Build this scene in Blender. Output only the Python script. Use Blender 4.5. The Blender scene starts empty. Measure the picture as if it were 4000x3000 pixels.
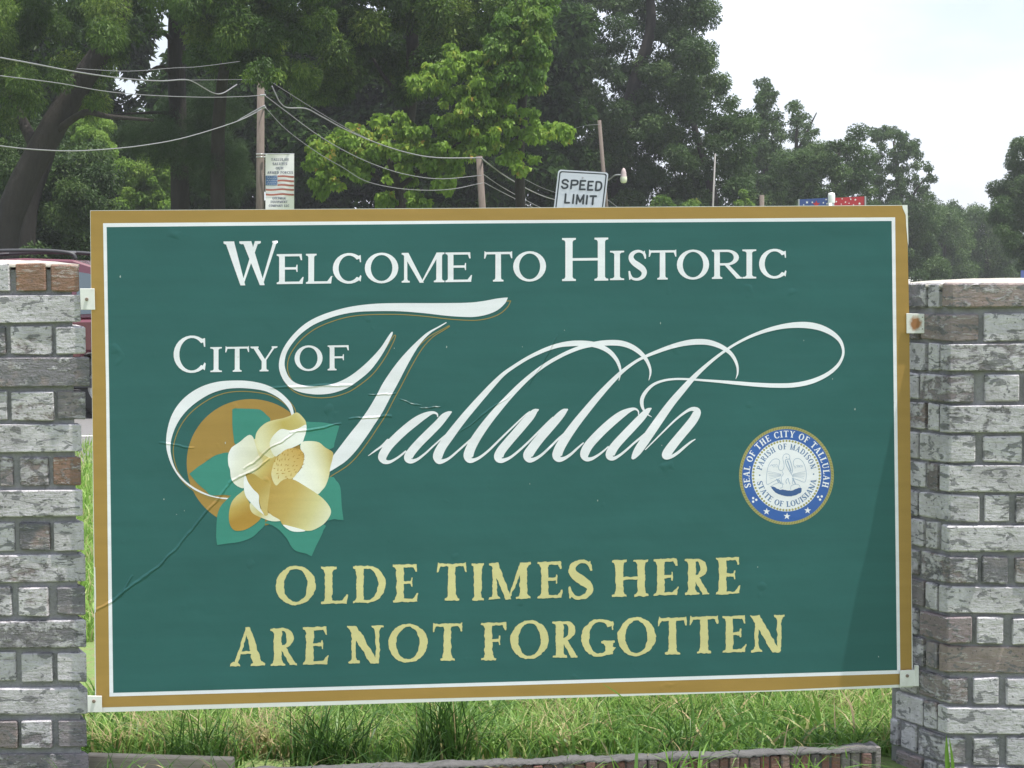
import bpy, bmesh, math, random
import numpy as np
from mathutils import Vector, Matrix, geometry
random.seed(7); rng = np.random.default_rng(11)
sc = bpy.context.scene
R = math.radians

# ------------------------------------------------------------------ camera
FPX = 7000.0                       # focal length in photograph pixels (4000 wide)
CAMZ = 1.52
PITCH, ROLL = math.atan(406/FPX), R(-0.3)
cd = bpy.data.cameras.new('camera'); cam = bpy.data.objects.new('camera', cd)
sc.collection.objects.link(cam); sc.camera = cam
cd.sensor_width = 36; cd.lens = FPX/4000*36; cd.clip_start = .05; cd.clip_end = 3000
M3 = Matrix.Rotation(R(90)-PITCH, 3, 'X') @ Matrix.Rotation(ROLL, 3, 'Z')
cam.matrix_world = Matrix.Translation((0, 0, CAMZ)) @ M3.to_4x4()
CR, CU, CB = [np.array(M3.col[i]) for i in range(3)]
C0 = np.array([0, 0, CAMZ])

# ------------------------------------------------------------------ world, sun, exposure
SUN_EL, SUN_AZ = R(75), R(74)      # azimuth measured from -Y (behind the camera) towards +X
w = bpy.data.worlds.new('World'); sc.world = w; w.use_nodes = True
nt = w.node_tree; nt.nodes.clear()
def wn(t, **k):
    n = nt.nodes.new(t)
    for a, b in k.items(): setattr(n, a, b)
    return n
wo = wn('ShaderNodeOutputWorld'); bg = wn('ShaderNodeBackground'); bg.inputs['Strength'].default_value = .13
sky = wn('ShaderNodeTexSky', sky_type='NISHITA', sun_disc=False, sun_elevation=SUN_EL, sun_rotation=math.pi-SUN_AZ, air_density=1.3, dust_density=2.5)
tc = wn('ShaderNodeTexCoord'); mp = wn('ShaderNodeMapping'); mp.inputs['Scale'].default_value = (1, 1, 2.6)
nz = wn('ShaderNodeTexNoise'); nz.inputs['Scale'].default_value = 3.2; nz.inputs['Detail'].default_value = 7; nz.inputs['Roughness'].default_value = .55
cr = wn('ShaderNodeValToRGB'); cr.color_ramp.elements[0].position = .30; cr.color_ramp.elements[0].color = (.30,)*3+(1,); cr.color_ramp.elements[1].position = .60
mx = wn('ShaderNodeMix', data_type='RGBA'); mx.inputs['B'].default_value = (5.8, 6.2, 7.1, 1)
L = nt.links.new
L(tc.outputs['Generated'], mp.inputs['Vector']); L(mp.outputs[0], nz.inputs['Vector']); L(nz.outputs['Fac'], cr.inputs[0])
L(cr.outputs[0], mx.inputs['Factor']); L(sky.outputs[0], mx.inputs['A']); L(mx.outputs['Result'], bg.inputs['Color']); L(bg.outputs[0], wo.inputs[0])
sd = bpy.data.lights.new('sun', 'SUN'); sun = bpy.data.objects.new('sun', sd); sc.collection.objects.link(sun)
sd.energy = 5; sd.angle = R(.5); sd.color = (1, .955, .90)
sv = Vector((math.sin(SUN_AZ)*math.cos(SUN_EL), -math.cos(SUN_AZ)*math.cos(SUN_EL), math.sin(SUN_EL)))
sun.rotation_euler = sv.to_track_quat('Z', 'Y').to_euler()
sc.view_settings.view_transform = 'Standard'; sc.view_settings.look = 'None'
sc.view_settings.exposure = 0.58; sc.view_settings.gamma = 1
sc.cycles.max_bounces = 5; sc.cycles.diffuse_bounces = 3; sc.cycles.transparent_max_bounces = 6
sc.cycles.volume_bounces = 0; sc.cycles.transmission_bounces = 3

# ------------------------------------------------------------------ coordinate helpers
def ray(u, v):
    u = np.asarray(u, float); v = np.asarray(v, float)
    return ((u-2000)/FPX)[..., None]*CR + ((1500-v)/FPX)[..., None]*CU - CB
def at(u, v, Y):                    # the point at distance Y in front of the camera seen in direction (u, v)
    d = ray(u, v); Y = np.asarray(Y, float)
    return C0 + d*(Y/d[..., 1])[..., None]
def atz(u, v, z=0.0):
    d = ray(u, v); return C0 + d*((z-CAMZ)/d[..., 2])[..., None]

# ------------------------------------------------------------------ object helpers
def link(o): sc.collection.objects.link(o); return o
def tag(o, label=None, cat=None, group=None, kind=None):
    if label: o['label'] = label
    if cat: o['category'] = cat
    if group: o['group'] = group
    if kind: o['kind'] = kind
    return o
def empty(name, loc, label, cat, group=None, rz=0):
    o = bpy.data.objects.new(name, None); o.empty_display_size = .1; o.location = loc; o.rotation_euler = (0, 0, rz)
    link(o); return tag(o, label, cat, group)
def np_mesh(name, V, F, mat, parent=None, smooth=False, local=True):
    """V (n,3), F (m,k) arrays; when parent is given and local False the vertices are world positions"""
    V = np.asarray(V, float)
    if parent is not None and not local:
        mi = np.array(parent_matrix(parent).inverted()); V = V@mi[:3, :3].T + mi[:3, 3]
    me = bpy.data.meshes.new(name); F = np.asarray(F, np.int32)
    me.vertices.add(len(V)); me.vertices.foreach_set('co', V.astype(np.float32).ravel())
    k = F.shape[1]; me.loops.add(F.size); me.loops.foreach_set('vertex_index', F.ravel())
    me.polygons.add(len(F)); me.polygons.foreach_set('loop_start', np.arange(0, F.size, k, dtype=np.int32))
    me.polygons.foreach_set('loop_total', np.full(len(F), k, np.int32))
    if smooth: me.polygons.foreach_set('use_smooth', np.ones(len(F), bool))
    me.update(calc_edges=True); me.materials.append(mat)
    o = bpy.data.objects.new(name, me); link(o)
    if parent is not None: o.parent = parent
    return o
def parent_matrix(o):
    m = o.matrix_basis.copy()
    while o.parent: o = o.parent; m = o.matrix_basis @ m
    return m
class MB:
    def __init__(s): s.v = []; s.f = []
    def poly(s, pts, faces):
        n = len(s.v); s.v += [tuple(map(float, p)) for p in pts]; s.f += [tuple(n+i for i in f) for f in faces]; return s
    def box(s, x0, x1, y0, y1, z0, z1):
        p = [(x, y, z) for z in (z0, z1) for y in (y0, y1) for x in (x0, x1)]
        return s.poly(p, [(0, 2, 3, 1), (4, 5, 7, 6), (0, 1, 5, 4), (2, 6, 7, 3), (0, 4, 6, 2), (1, 3, 7, 5)])
    def prism(s, prof, y0, y1):      # profile in x,z extruded along y
        n = len(prof); p = [(x, y0, z) for x, z in prof]+[(x, y1, z) for x, z in prof]
        return s.poly(p, [tuple(range(n)), tuple(range(2*n-1, n-1, -1))]+[(i, i+n, (i+1) % n+n, (i+1) % n) for i in range(n)])
    def slab(s, pts, dvec):          # polygon of 3d points extruded by dvec
        n = len(pts); q = [tuple(np.add(p, dvec)) for p in pts]
        return s.poly(list(pts)+q, [tuple(range(n)), tuple(range(2*n-1, n-1, -1))]+[(i, i+n, (i+1) % n+n, (i+1) % n) for i in range(n)])
    def tube(s, pts, rad, k=8, cap=True):
        pts = [Vector(p) for p in pts]; n = len(pts); base = len(s.v)
        if not hasattr(rad, '__len__'): rad = [rad]*n
        up = Vector((0, 0, 1)); a = None
        for i, p in enumerate(pts):
            t = (pts[min(i+1, n-1)]-pts[max(i-1, 0)]).normalized()
            if a is None: a = t.orthogonal().normalized()
            a = (a-t*a.dot(t)).normalized(); b = t.cross(a)
            for j in range(k):
                an = 2*math.pi*j/k; s.v.append(tuple(p+(a*math.cos(an)+b*math.sin(an))*rad[i]))
        for i in range(n-1):
            for j in range(k):
                c = base+i*k; s.f.append((c+j, c+(j+1) % k, c+k+(j+1) % k, c+k+j))
        if cap: s.f.append(tuple(base+j for j in range(k))[::-1]); s.f.append(tuple(base+(n-1)*k+j for j in range(k)))
        return s
    def lathe(s, prof, c=(0, 0, 0), k=20, axis='Z'):
        base = len(s.v)
        for r, h in prof:
            for j in range(k):
                an = 2*math.pi*j/k; x, y = r*math.cos(an), r*math.sin(an)
                q = (x, y, h) if axis == 'Z' else (x, h, y)
                s.v.append((c[0]+q[0], c[1]+q[1], c[2]+q[2]))
        for i in range(len(prof)-1):
            for j in range(k):
                b = base+i*k; s.f.append((b+j, b+(j+1) % k, b+k+(j+1) % k, b+k+j))
        return s
    def build(s, name, mat, parent=None, local=True, smooth=False, bevel=0):
        me = bpy.data.meshes.new(name); V = s.v
        if parent is not None and not local:
            mi = parent_matrix(parent).inverted(); V = [tuple(mi@Vector(p)) for p in V]
        me.from_pydata(V, [], s.f)
        if bevel or True:
            bm = bmesh.new(); bm.from_mesh(me)
            bmesh.ops.recalc_face_normals(bm, faces=bm.faces)
            if bevel: bmesh.ops.bevel(bm, geom=list(bm.edges), offset=bevel, segments=1, affect='EDGES', clamp_overlap=True)
            bm.to_mesh(me); bm.free()
        if smooth:
            for p in me.polygons: p.use_smooth = True
        me.materials.append(mat)
        o = bpy.data.objects.new(name, me); link(o)
        if parent is not None: o.parent = parent
        return o

# ------------------------------------------------------------------ materials
class NT:
    def __init__(s, name):
        s.m = bpy.data.materials.new(name); s.m.use_nodes = True; s.t = s.m.node_tree; s.t.nodes.clear()
        s.out = s.n('ShaderNodeOutputMaterial'); s.b = s.n('ShaderNodeBsdfPrincipled'); s.l(s.b.outputs[0], s.out.inputs[0])
    def n(s, t, **k):
        n = s.t.nodes.new(t)
        for a, b in k.items(): setattr(n, a, b)
        return n
    def l(s, a, b): s.t.links.new(a, b)
    def noise(s, scale, detail=4, rough=.55, vec=None, dist=0):
        n = s.n('ShaderNodeTexNoise'); n.inputs['Scale'].default_value = scale; n.inputs['Detail'].default_value = detail
        n.inputs['Roughness'].default_value = rough; n.inputs['Distortion'].default_value = dist
        if vec is None: vec = s.coord()
        s.l(vec, n.inputs['Vector']); return n.outputs['Fac']
    def coord(s, which='Object', scale=None):
        if not hasattr(s, 'tc'): s.tc = s.n('ShaderNodeTexCoord')
        o = s.tc.outputs[which]
        if scale is not None:
            m = s.n('ShaderNodeMapping'); m.inputs['Scale'].default_value = scale; s.l(o, m.inputs[0]); o = m.outputs[0]
        return o
    def ramp(s, fac, stops):
        r = s.n('ShaderNodeValToRGB'); e = r.color_ramp.elements
        while len(e) < len(stops): e.new(.5)
        for i, (p, c) in enumerate(stops):
            e[i].position = p; e[i].color = (*c, 1) if hasattr(c, '__len__') else (c, c, c, 1)
        s.l(fac, r.inputs[0]); return r.outputs[0]
    def mix(s, fac, a, b):
        m = s.n('ShaderNodeMix', data_type='RGBA')
        for k, v in (('Factor', fac), ('A', a), ('B', b)):
            if isinstance(v, (int, float)): m.inputs[k].default_value = v
            elif isinstance(v, tuple): m.inputs[k].default_value = (*v, 1)
            else: s.l(v, m.inputs[k])
        return m.outputs['Result']
    def math(s, op, a, b=0.0, c=None):
        m = s.n('ShaderNodeMath', operation=op)
        for i, v in enumerate((a, b, c)):
            if v is None: continue
            if isinstance(v, (int, float)): m.inputs[i].default_value = v
            else: s.l(v, m.inputs[i])
        return m.outputs[0]
    def col(s, c):
        if isinstance(c, tuple): s.b.inputs['Base Color'].default_value = (*c, 1)
        else: s.l(c, s.b.inputs['Base Color'])
        return s
    def rough(s, r):
        if isinstance(r, (int, float)): s.b.inputs['Roughness'].default_value = r
        else: s.l(r, s.b.inputs['Roughness'])
        return s
    def bump(s, h, strength=.5, dist=.01):
        b = s.n('ShaderNodeBump'); b.inputs['Strength'].default_value = strength; b.inputs['Distance'].default_value = dist
        s.l(h, b.inputs['Height']); s.l(b.outputs[0], s.b.inputs['Normal']); return s
def simple(name, c, rough=.5, var=.12, scale=30, metal=0, spec=None):
    t = NT(name); f = t.noise(scale, 3)
    d = tuple(x*(1-var) for x in c); e = tuple(min(1, x*(1+var)) for x in c)
    t.col(t.mix(f, d, e)).rough(rough); t.b.inputs['Metallic'].default_value = metal
    if spec is not None: t.b.inputs['Specular IOR Level'].default_value = spec
    return t.m

def leaf_mat(name, stops, trans=.35, rough=.5, patch=None, spec=.22):
    t = NT(name); a = t.n('ShaderNodeAttribute', attribute_name='tone')
    c = t.ramp(a.outputs['Fac'], stops)
    if patch:
        f = t.ramp(t.noise(patch[0], 3, vec=t.coord('Object')), [(patch[1], 0.0), (patch[1]+.1, 1.0)])
        c = t.mix(f, c, patch[2])
    t.col(c).rough(rough); t.b.inputs['Specular IOR Level'].default_value = spec
    tr = t.n('ShaderNodeBsdfTranslucent'); t.l(c, tr.inputs['Color'])
    ms = t.n('ShaderNodeMixShader'); ms.inputs[0].default_value = trans
    t.l(t.b.outputs[0], ms.inputs[1]); t.l(tr.outputs[0], ms.inputs[2]); t.l(ms.outputs[0], t.out.inputs[0])
    return t.m

# vinyl print: every print colour shares the same wrinkle relief, defined in board coordinates
WRINKLES = []   # filled below: (x0, z0, x1, z1, width, height)
def vinyl(name, c, rough=.38, attr=False):
    t = NT(name)
    if attr:
        a = t.n('ShaderNodeAttribute', attribute_name='ink'); base = a.outputs['Color']
    else: base = None
    streak = t.noise(1.0, 5, .6, t.coord('Object', (1.5, 1, 26)))
    fine = t.noise(260, 2)
    v = t.math('ADD', t.math('MULTIPLY', streak, .30), t.math('MULTIPLY', fine, .12))
    v = t.math('ADD', v, t.math('MULTIPLY', t.noise(2.2, 4), .25)); v = t.math('ADD', v, .67)
    mulc = t.n('ShaderNodeVectorMath', operation='SCALE')
    if base is None:
        rgb = t.n('ShaderNodeRGB'); rgb.outputs[0].default_value = (*c, 1); base = rgb.outputs[0]
    t.l(base, mulc.inputs[0]); t.l(v, mulc.inputs['Scale'])
    t.col(mulc.outputs[0]).rough(rough)
    t.b.inputs['Specular IOR Level'].default_value = .22
    # relief
    sep = t.n('ShaderNodeSeparateXYZ'); wob = t.n('ShaderNodeTexNoise'); wob.inputs['Scale'].default_value = 14; wob.inputs['Detail'].default_value = 3
    t.l(t.coord('Object'), wob.inputs['Vector'])
    sc_ = t.n('ShaderNodeVectorMath', operation='MULTIPLY_ADD'); t.l(wob.outputs['Color'], sc_.inputs[0])
    sc_.inputs[1].default_value = (.022, 0, .022); t.l(t.coord('Object'), sc_.inputs[2])
    sub = t.n('ShaderNodeVectorMath', operation='SUBTRACT'); t.l(sc_.outputs[0], sub.inputs[0]); sub.inputs[1].default_value = (.011, 0, .011)
    P = sub.outputs[0]
    total = t.math('MULTIPLY', t.noise(7, 3), .0022)
    total = t.math('ADD', total, t.math('MULTIPLY', t.ramp(t.noise(11, 2), [(.68, 0.0), (.82, 1.0)]), .0013))
    for (x0, z0, x1, z1, wd, hg) in WRINKLES:
        ln = math.hypot(x1-x0, z1-z0); ux, uz = (x1-x0)/ln, (z1-z0)/ln
        d1 = t.n('ShaderNodeVectorMath', operation='DOT_PRODUCT'); t.l(P, d1.inputs[0]); d1.inputs[1].default_value = (ux, 0, uz)
        d2 = t.n('ShaderNodeVectorMath', operation='DOT_PRODUCT'); t.l(P, d2.inputs[0]); d2.inputs[1].default_value = (-uz, 0, ux)
        al = t.math('SUBTRACT', d1.outputs['Value'], ux*x0+uz*z0); ac = t.math('SUBTRACT', d2.outputs['Value'], -uz*x0+ux*z0)
        # envelope along the crease, hat profile across
        e = t.math('DIVIDE', t.math('SUBTRACT', al, ln/2), ln/2); e = t.math('SUBTRACT', 1.0, t.math('MULTIPLY', e, e))
        e = t.math('MAXIMUM', e, 0.0)
        h = t.math('SUBTRACT', 1.0, t.math('DIVIDE', t.math('ABSOLUTE', ac), wd)); h = t.math('MAXIMUM', h, 0.0)
        total = t.math('ADD', total, t.math('MULTIPLY', t.math('MULTIPLY', t.math('POWER', e, .5), h), hg))
    t.bump(total, 1.0, 1.0)
    return t.m

# ------------------------------------------------------------------ ground and road
t = NT('lawn_soil')
f1 = t.noise(.9, 5); f2 = t.noise(18, 5)
c = t.mix(f1, (.11, .19, .045), (.17, .24, .07)); c = t.mix(t.ramp(f2, [(.45, 0.0), (.7, 1.0)]), c, (.20, .18, .09))
t.col(c).rough(.95).bump(t.noise(40, 5), .8, .03); LAWN = t.m
def sheet(name, pts, mat, label=None):
    o = MB().poly(pts, [tuple(range(len(pts)))]).build(name, mat); o['kind'] = 'structure'; return o
sheet('ground', [(-900, -40, 0), (900, -40, 0), (900, 900, 0), (-900, 900, 0)], LAWN)
t = NT('asphalt'); t.col(t.mix(t.noise(30, 5), (.11, .11, .11), (.19, .185, .18))).rough(.9).bump(t.noise(120, 3), .4, .01); ASPH = t.m
sheet('road', [(-200, 16.9, .010), (200, 13, .010), (200, 27, .010), (-200, 31, .010)], ASPH)
sheet('road_edge_line', [(-200, 19.35, .016), (200, 15.5, .016), (200, 15.62, .016), (-200, 19.47, .016)], simple('line_paint', (.6, .6, .57), .7))
sheet('verge', [(-200, 35, .008), (200, 35, .008), (200, 90, .008), (-200, 90, .008)], LAWN)

# ------------------------------------------------------------------ the sign board: local frame x right, y into the board (front at 0), z up
YAW, LEAN = R(5.2), R(0.3)
bo = at(1958, 1790, 5.33)
nrm = np.array([math.sin(YAW)*math.cos(LEAN), -math.cos(YAW)*math.cos(LEAN), math.sin(LEAN)])
ux = np.array([math.cos(YAW), math.sin(YAW), 0]); uz = np.cross(ux, -nrm); uz /= np.linalg.norm(uz)
if uz[2] < 0: uz = -uz
board = empty('welcome_sign', tuple(bo), 'large green welcome sign with gold border, white script and magnolia, held between two brick pillars', 'sign')
BM = Matrix(((ux[0], -nrm[0], uz[0]), (ux[1], -nrm[1], uz[1]), (ux[2], -nrm[2], uz[2])))
board.rotation_mode = 'QUATERNION'; board.rotation_quaternion = BM.to_quaternion()
def onb(P, h=0.0):                    # photograph directions -> board local coordinates, h metres proud of the face
    P = np.asarray(P, float); d = ray(P[..., 0], P[..., 1])
    p0 = bo + nrm*h
    tt = ((p0-C0)@nrm)/(d@nrm); X = C0 + d*tt[..., None] - bo
    return np.stack([X@ux, -(X@nrm), X@uz], -1)
def wr(x0, y0, x1, y1, wd, hg):
    a = onb([x0, y0]); b = onb([x1, y1]); WRINKLES.append((a[0], a[2], b[0], b[2], wd*.8, hg*1.6))
wr(360, 2395, 575, 2250, .0075, .0022); wr(560, 2265, 700, 2130, .007, .0020); wr(690, 2140, 905, 1880, .007, .0020)
wr(470, 2330, 520, 2250, .006, .0015); wr(890, 1893, 1060, 1790, .007, .0032); wr(950, 1830, 1150, 1690, .006, .0028)
wr(1130, 1690, 1330, 1655, .006, .0028); wr(1360, 1640, 1530, 1625, .006, .0022); wr(1050, 1515, 1390, 1505, .007, .0016)
wr(1640, 1592, 1720, 1590, .004, .0026); wr(1560, 1563, 1650, 1580, .004, .0016); wr(1790, 1690, 2000, 1540, .004, .0013)
wr(2065, 1510, 2180, 1310, .004, .0013); wr(1440, 1541, 1545, 1538, .004, .0022); wr(620, 1730, 760, 1750, .006, .0012)

INK = {}
def ink(name, c):
    if name not in INK: INK[name] = vinyl('print_'+name, c)
    return INK[name]
GREEN = (.031, .116, .114); GOLD = (.36, .225, .065); WHITE = (.78, .78, .84); CREAM = (.62, .57, .28)
LGREEN = (.055, .25, .205); BLUE = (.05, .125, .40); PALEB = (.12, .2, .38); OLIVE = (.36, .33, .14)

def quadbox(name, outer, mat, h0, h1, parent=board):
    a = onb(np.array(outer), h1); b = a.copy(); b[:, 1] = -h0
    return MB().slab([tuple(p) for p in a], (0, h1-h0, 0)).build(name, mat, parent)
OUT = [(352, 822), (3544, 801), (3566, 2684), (372, 2783)]
WPANEL = simple('board_core', (.70, .70, .68), .6, .06)
pn = onb(np.array(OUT), 0); MB().slab([tuple(p) for p in pn], (0, .016, 0)).build('panel', WPANEL, board)
def union(polys):
    """triangulated union of simple polygons"""
    vs, fs = [], []
    for p in polys:
        pa_ = np.array(p); sa = np.sum(pa_[:, 0]*np.roll(pa_[:, 1], -1)-np.roll(pa_[:, 0], -1)*pa_[:, 1])
        if abs(sa) < 1e-7: continue
        if sa < 0: p = p[::-1]
        n = len(vs); vs += [Vector((float(a), float(b))) for a, b in p]; fs.append(list(range(n, n+len(p))))
    r = geometry.delaunay_2d_cdt(vs, [], fs, 0, 1e-4)
    T = [f for f, src in zip(r[2], r[5]) if len(f) == 3 and len(src)]
    return np.array([(v.x, v.y) for v in r[0]]), np.array(T, np.int32).reshape(-1, 3)
def merge(parts):
    V, T, n = [], [], 0
    for v, t_ in parts:
        if not len(t_): print('EMPTY'); continue
        V.append(v); T.append(t_+n); n += len(v)
    return np.vstack(V), np.vstack(T)
def flat(name, polys, mat, h, parent=board, groups=False):
    """union of flat polygons (photograph px) laid as one print on the board, h metres proud"""
    V, T = merge([union(p) for p in polys]) if groups else union(polys)
    X = onb(V, h); X3 = X
    a, b, c = X3[T[:, 0]], X3[T[:, 1]], X3[T[:, 2]]
    flip = np.cross(b-a, c-a)[:, 1] > 0; T[flip] = T[flip][:, ::-1]
    return np_mesh(name, X, T, mat, parent)

# curves -------------------------------------------------
def cat(pts, n=6, closed=False):
    P = np.array(pts, float); N = len(P); out = []
    rng_ = range(N) if closed else range(N-1)
    for i in rng_:
        p0 = P[(i-1) % N] if (closed or i > 0) else 2*P[0]-P[1]
        p1, p2 = P[i], P[(i+1) % N]
        p3 = P[(i+2) % N] if (closed or i+2 < N) else 2*P[-1]-P[-2]
        for k in range(n):
            s = k/n; out.append(.5*((2*p1)+(-p0+p2)*s+(2*p0-5*p1+4*p2-p3)*s*s+(-p0+3*p1-3*p2+p3)*s**3))
    if not closed: out.append(P[-1])
    return np.array(out)
def disc(c, r, n=12, ry=None):
    ry = ry or r
    return [(c[0]+r*math.cos(2*math.pi*i/n), c[1]+ry*math.sin(2*math.pi*i/n)) for i in range(n)]
def stroke(pts, n=6, smooth=True, caps=True):
    """variable width pen stroke: (x, y, width)"""
    P = cat(pts, n) if smooth else np.array(pts, float)
    xy = P[:, :2]; wd = np.maximum(P[:, 2], 1e-4)/2
    t = np.gradient(xy, axis=0); t /= np.maximum(np.linalg.norm(t, axis=1), 1e-6)[:, None]
    nn = np.stack([-t[:, 1], t[:, 0]], 1); A = xy+nn*wd[:, None]; B = xy-nn*wd[:, None]
    out = []
    for i in range(len(P)-1): out += [[tuple(A[i]), tuple(A[i+1]), tuple(B[i+1])], [tuple(A[i]), tuple(B[i+1]), tuple(B[i])]]
    out = [p for p in out if area(p) > 1e-9]
    if caps:
        for i in (0, len(P)-1): out.append(disc(xy[i], wd[i]*.985, 12))
    return out
def area(p):
    p = np.array(p); return abs(.5*np.sum(p[:, 0]*np.roll(p[:, 1], -1)-np.roll(p[:, 0], -1)*p[:, 1]))

# serif capitals -----------------------------------------
def ring(cx, cy, rx, ry, th, tn, a0=0, a1=360, n=28, sx=0, sy=0):
    out = []; k = max(6, int(n*abs(a1-a0)/360))
    for i in range(k):
        q = []
        for a in (a0+(a1-a0)*i/k, a0+(a1-a0)*(i+1)/k):
            a = R(a); q.append(((cx+rx*math.cos(a), cy+ry*math.sin(a)), (cx+sx+(rx-th)*math.cos(a), cy+sy+(ry-tn)*math.sin(a))))
        out.append([q[0][0], q[1][0], q[1][1], q[0][1]])
    return out
def stem(x0, x1, y0=0, y1=1, s0=(1, 1), s1=(1, 1), S=.07, t=.035, b=.05):
    """vertical stem with bracketed serifs; s0/s1 = (left, right) multipliers at foot and head"""
    p = []
    l, r = s0[0]*S, s0[1]*S
    p += [(x0-l, y0), (x1+r, y0)]
    if r: p += [(x1+r, y0+t), (x1+r*.35, y0+t+b*.25), (x1+.004, y0+t+b)]
    l2, r2 = s1[0]*S, s1[1]*S
    if r2: p += [(x1+.004, y1-t-b), (x1+r2*.35, y1-t-b*.25), (x1+r2, y1-t)]
    p += [(x1+r2, y1), (x0-l2, y1)]
    if l2: p += [(x0-l2, y1-t), (x0-l2*.35, y1-t-b*.25), (x0-.004, y1-t-b)]
    if l: p += [(x0-.004, y0+t+b), (x0-l*.35, y0+t+b*.25), (x0-l, y0+t)]
    return [p]
def rect(x0, x1, y0, y1): return [[(x0, y0), (x1, y0), (x1, y1), (x0, y1)]]
def par(x0, y0, x1, y1, w0, w1=None):    # slanted stroke, horizontal widths
    w1 = w0 if w1 is None else w1
    return [[(x0-w0/2, y0), (x0+w0/2, y0), (x1+w1/2, y1), (x1-w1/2, y1)]]
def foot(xc, y, w, S, t, b, up=1):
    return [[(xc-w/2-S, y), (xc+w/2+S, y), (xc+w/2+S, y+t*up), (xc+w/2, y+(t+b)*up), (xc-w/2, y+(t+b)*up), (xc-w/2-S, y+t*up)]]
def glyph(ch, a, th=.14, tn=.05, S=.07, t=.035, b=.05):
    k = dict(S=S, t=t, b=b); o = []; x0 = S; x1 = S+th
    def arm_top(xr, y=1.0, h=.22):
        return rect(x1-.01, xr, y-tn, y)+[[(xr-.10, y-tn), (xr, y-tn), (xr, y), (xr+.005, y-h), (xr-.035, y-h)][0:2]+[(xr+.01, y-h), (xr-.03, y-h)]]
    if ch == 'I': xs = (a-th)/2; o = stem(xs, xs+th, **dict(k, S=xs))
    elif ch in 'EF':
        o = stem(x0, x1, s0=(1, 0 if ch == 'E' else 1), s1=(1, 0), **k)
        xr = a*.93 if ch == 'E' else a
        o += rect(x1-.02, xr, 1-tn, 1)+[[(xr-.09, 1-tn*.6), (xr, 1), (xr+.012, .79), (xr-.03, .79)]]
        xm = a*.76; o += rect(x1-.02, xm, .5-tn/2+.02, .5+tn/2+.02)+[[(xm-.05, .52), (xm-.02, .64), (xm+.012, .64), (xm+.012, .40), (xm-.02, .40)]]
        if ch == 'E': o += rect(x1-.02, a-.03, 0, tn)+[[(a-.17, tn*.7), (a-.05, 0), (a-.035, 0), (a, .23), (a-.035, .23)]]
        if ch == 'E': o += rect(x0, a-.06, 0, t)
    elif ch == 'L':
        o = stem(x0, x1, s0=(1, 0), **k)+rect(x1-.02, a-.04, 0, tn)+[[(a-.18, tn*.7), (a-.05, 0), (a-.035, 0), (a, .25), (a-.035, .25)]]
    elif ch == 'T':
        m = a/2; o = stem(m-th/2, m+th/2, s1=(0, 0), **k)+rect(.02, a-.02, 1-tn, 1)
        o += [[(0, .78), (.035, .78), (.10, 1-tn*.6), (.03, 1.03), (.015, 1.03)], [(a, .78), (a-.035, .78), (a-.10, 1-tn*.6), (a-.02, 1.02), (a-.005, 1.02)]]
    elif ch in 'OQ':
        o = ring(a/2, .5, a/2, .515, th*1.08, tn, sx=0)
        if ch == 'Q': o += [[(a*.5, .06), (a*.62, .08), (a*.98, -.2), (a*.75, -.2)]]
    elif ch in 'CG':
        cx = a*.56; o = ring(cx, .5, cx, .515, th*1.05, tn*1.1, 42 if ch == 'C' else 42, 318 if ch == 'C' else 330)
        ex = cx+cx*math.cos(R(42)); ey = .5+.515*math.sin(R(42))
        o += [[(ex-.10, ey+.07), (ex+.0, ey+.10), (a*.965, .97), (a*.975, .70), (a*.975-.035, .70), (ex-.06, ey-.01)]]
        if ch == 'C': o += [[(a*.99, .24), (a*.99-.035, .27), (ex-.10, 1-ey-.05+.02), (ex-.04, 1-ey-.085), (a*.96, .05)]]
        else: o += stem(a-th-.05, a-.05, 0.04, .42, (0, 0), (1.2, .7), **k)+[[(a*.5, -.012), (a-.05, .05), (a-.05, .12), (a-th-.05, .09), (a*.5, tn)]]
    elif ch == 'D':
        o = stem(x0, x1, s0=(1, 0), s1=(1, 0), **k); cx = a*.45
        o += rect(x1-.02, cx, 0, tn)+rect(x1-.02, cx, 1-tn, 1)+ring(cx, .5, a-cx, .5, th*1.05, tn, -90, 90)
    elif ch in 'PRB':
        o = stem(x0, x1, s1=(1, 0), **k); cx = a*(.50 if ch == 'R' else .52); rr = (a*.90 if ch == 'R' else a)-cx
        o += rect(x1-.02, cx, 1-tn, 1)+rect(x1-.02, cx, .46, .46+tn)+ring(cx, .73, rr, .27, th*.95, tn, -90, 90)
        if ch == 'R':
            o += [[(cx-.10, .49), (cx+.06, .49), (a-.02, 0.03), (a, 0), (a-.18, 0)]]+[[(a-.2, 0), (a, 0), (a, t), (a-.12, t+.02)]]
    elif ch == 'H':
        o = stem(x0, x1, **k)+stem(a-S-th, a-S, **k)+rect(x1-.02, a-S-th+.02, .5-tn/2, .5+tn/2)
    elif ch == 'U':
        o = stem(x0, x1, .3, 1, (0, 0), (1, 1), **k)+stem(a-S-tn, a-S, .3, 1, (0, 0), (1, 1), **k)
        o += ring(a/2, .32, a/2-S, .335, th, tn*1.4, 180, 270)+ring(a/2, .32, a/2-S, .335, tn, tn*1.4, 270, 360)
    elif ch == 'N':
        tw = tn*1.25; o = stem(S, S+tw, s1=(1, 0), **k)+stem(a-S-tw, a-S, s0=(0, 0), **k)
        o += par(a-S-th*.62, -.02, S-.0, 1, th*1.15, th*1.3)+[[(0, 1), (0, 1-t), (S, 1-t-.02), (S+th*.5, 1)]]
    elif ch == 'M':
        tw = tn*1.3; o = stem(S, S+tw, s1=(1, 0), **k)+stem(a-S-th, a-S, s1=(0, 1), **k); m = a*.47
        o += par(m, -.01, S+.04, 1, th*.75, th*1.1)+par(m, -.01, a-S-th*.62, 1, tn*.7, tn*1.6)
    elif ch == 'A':
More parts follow.
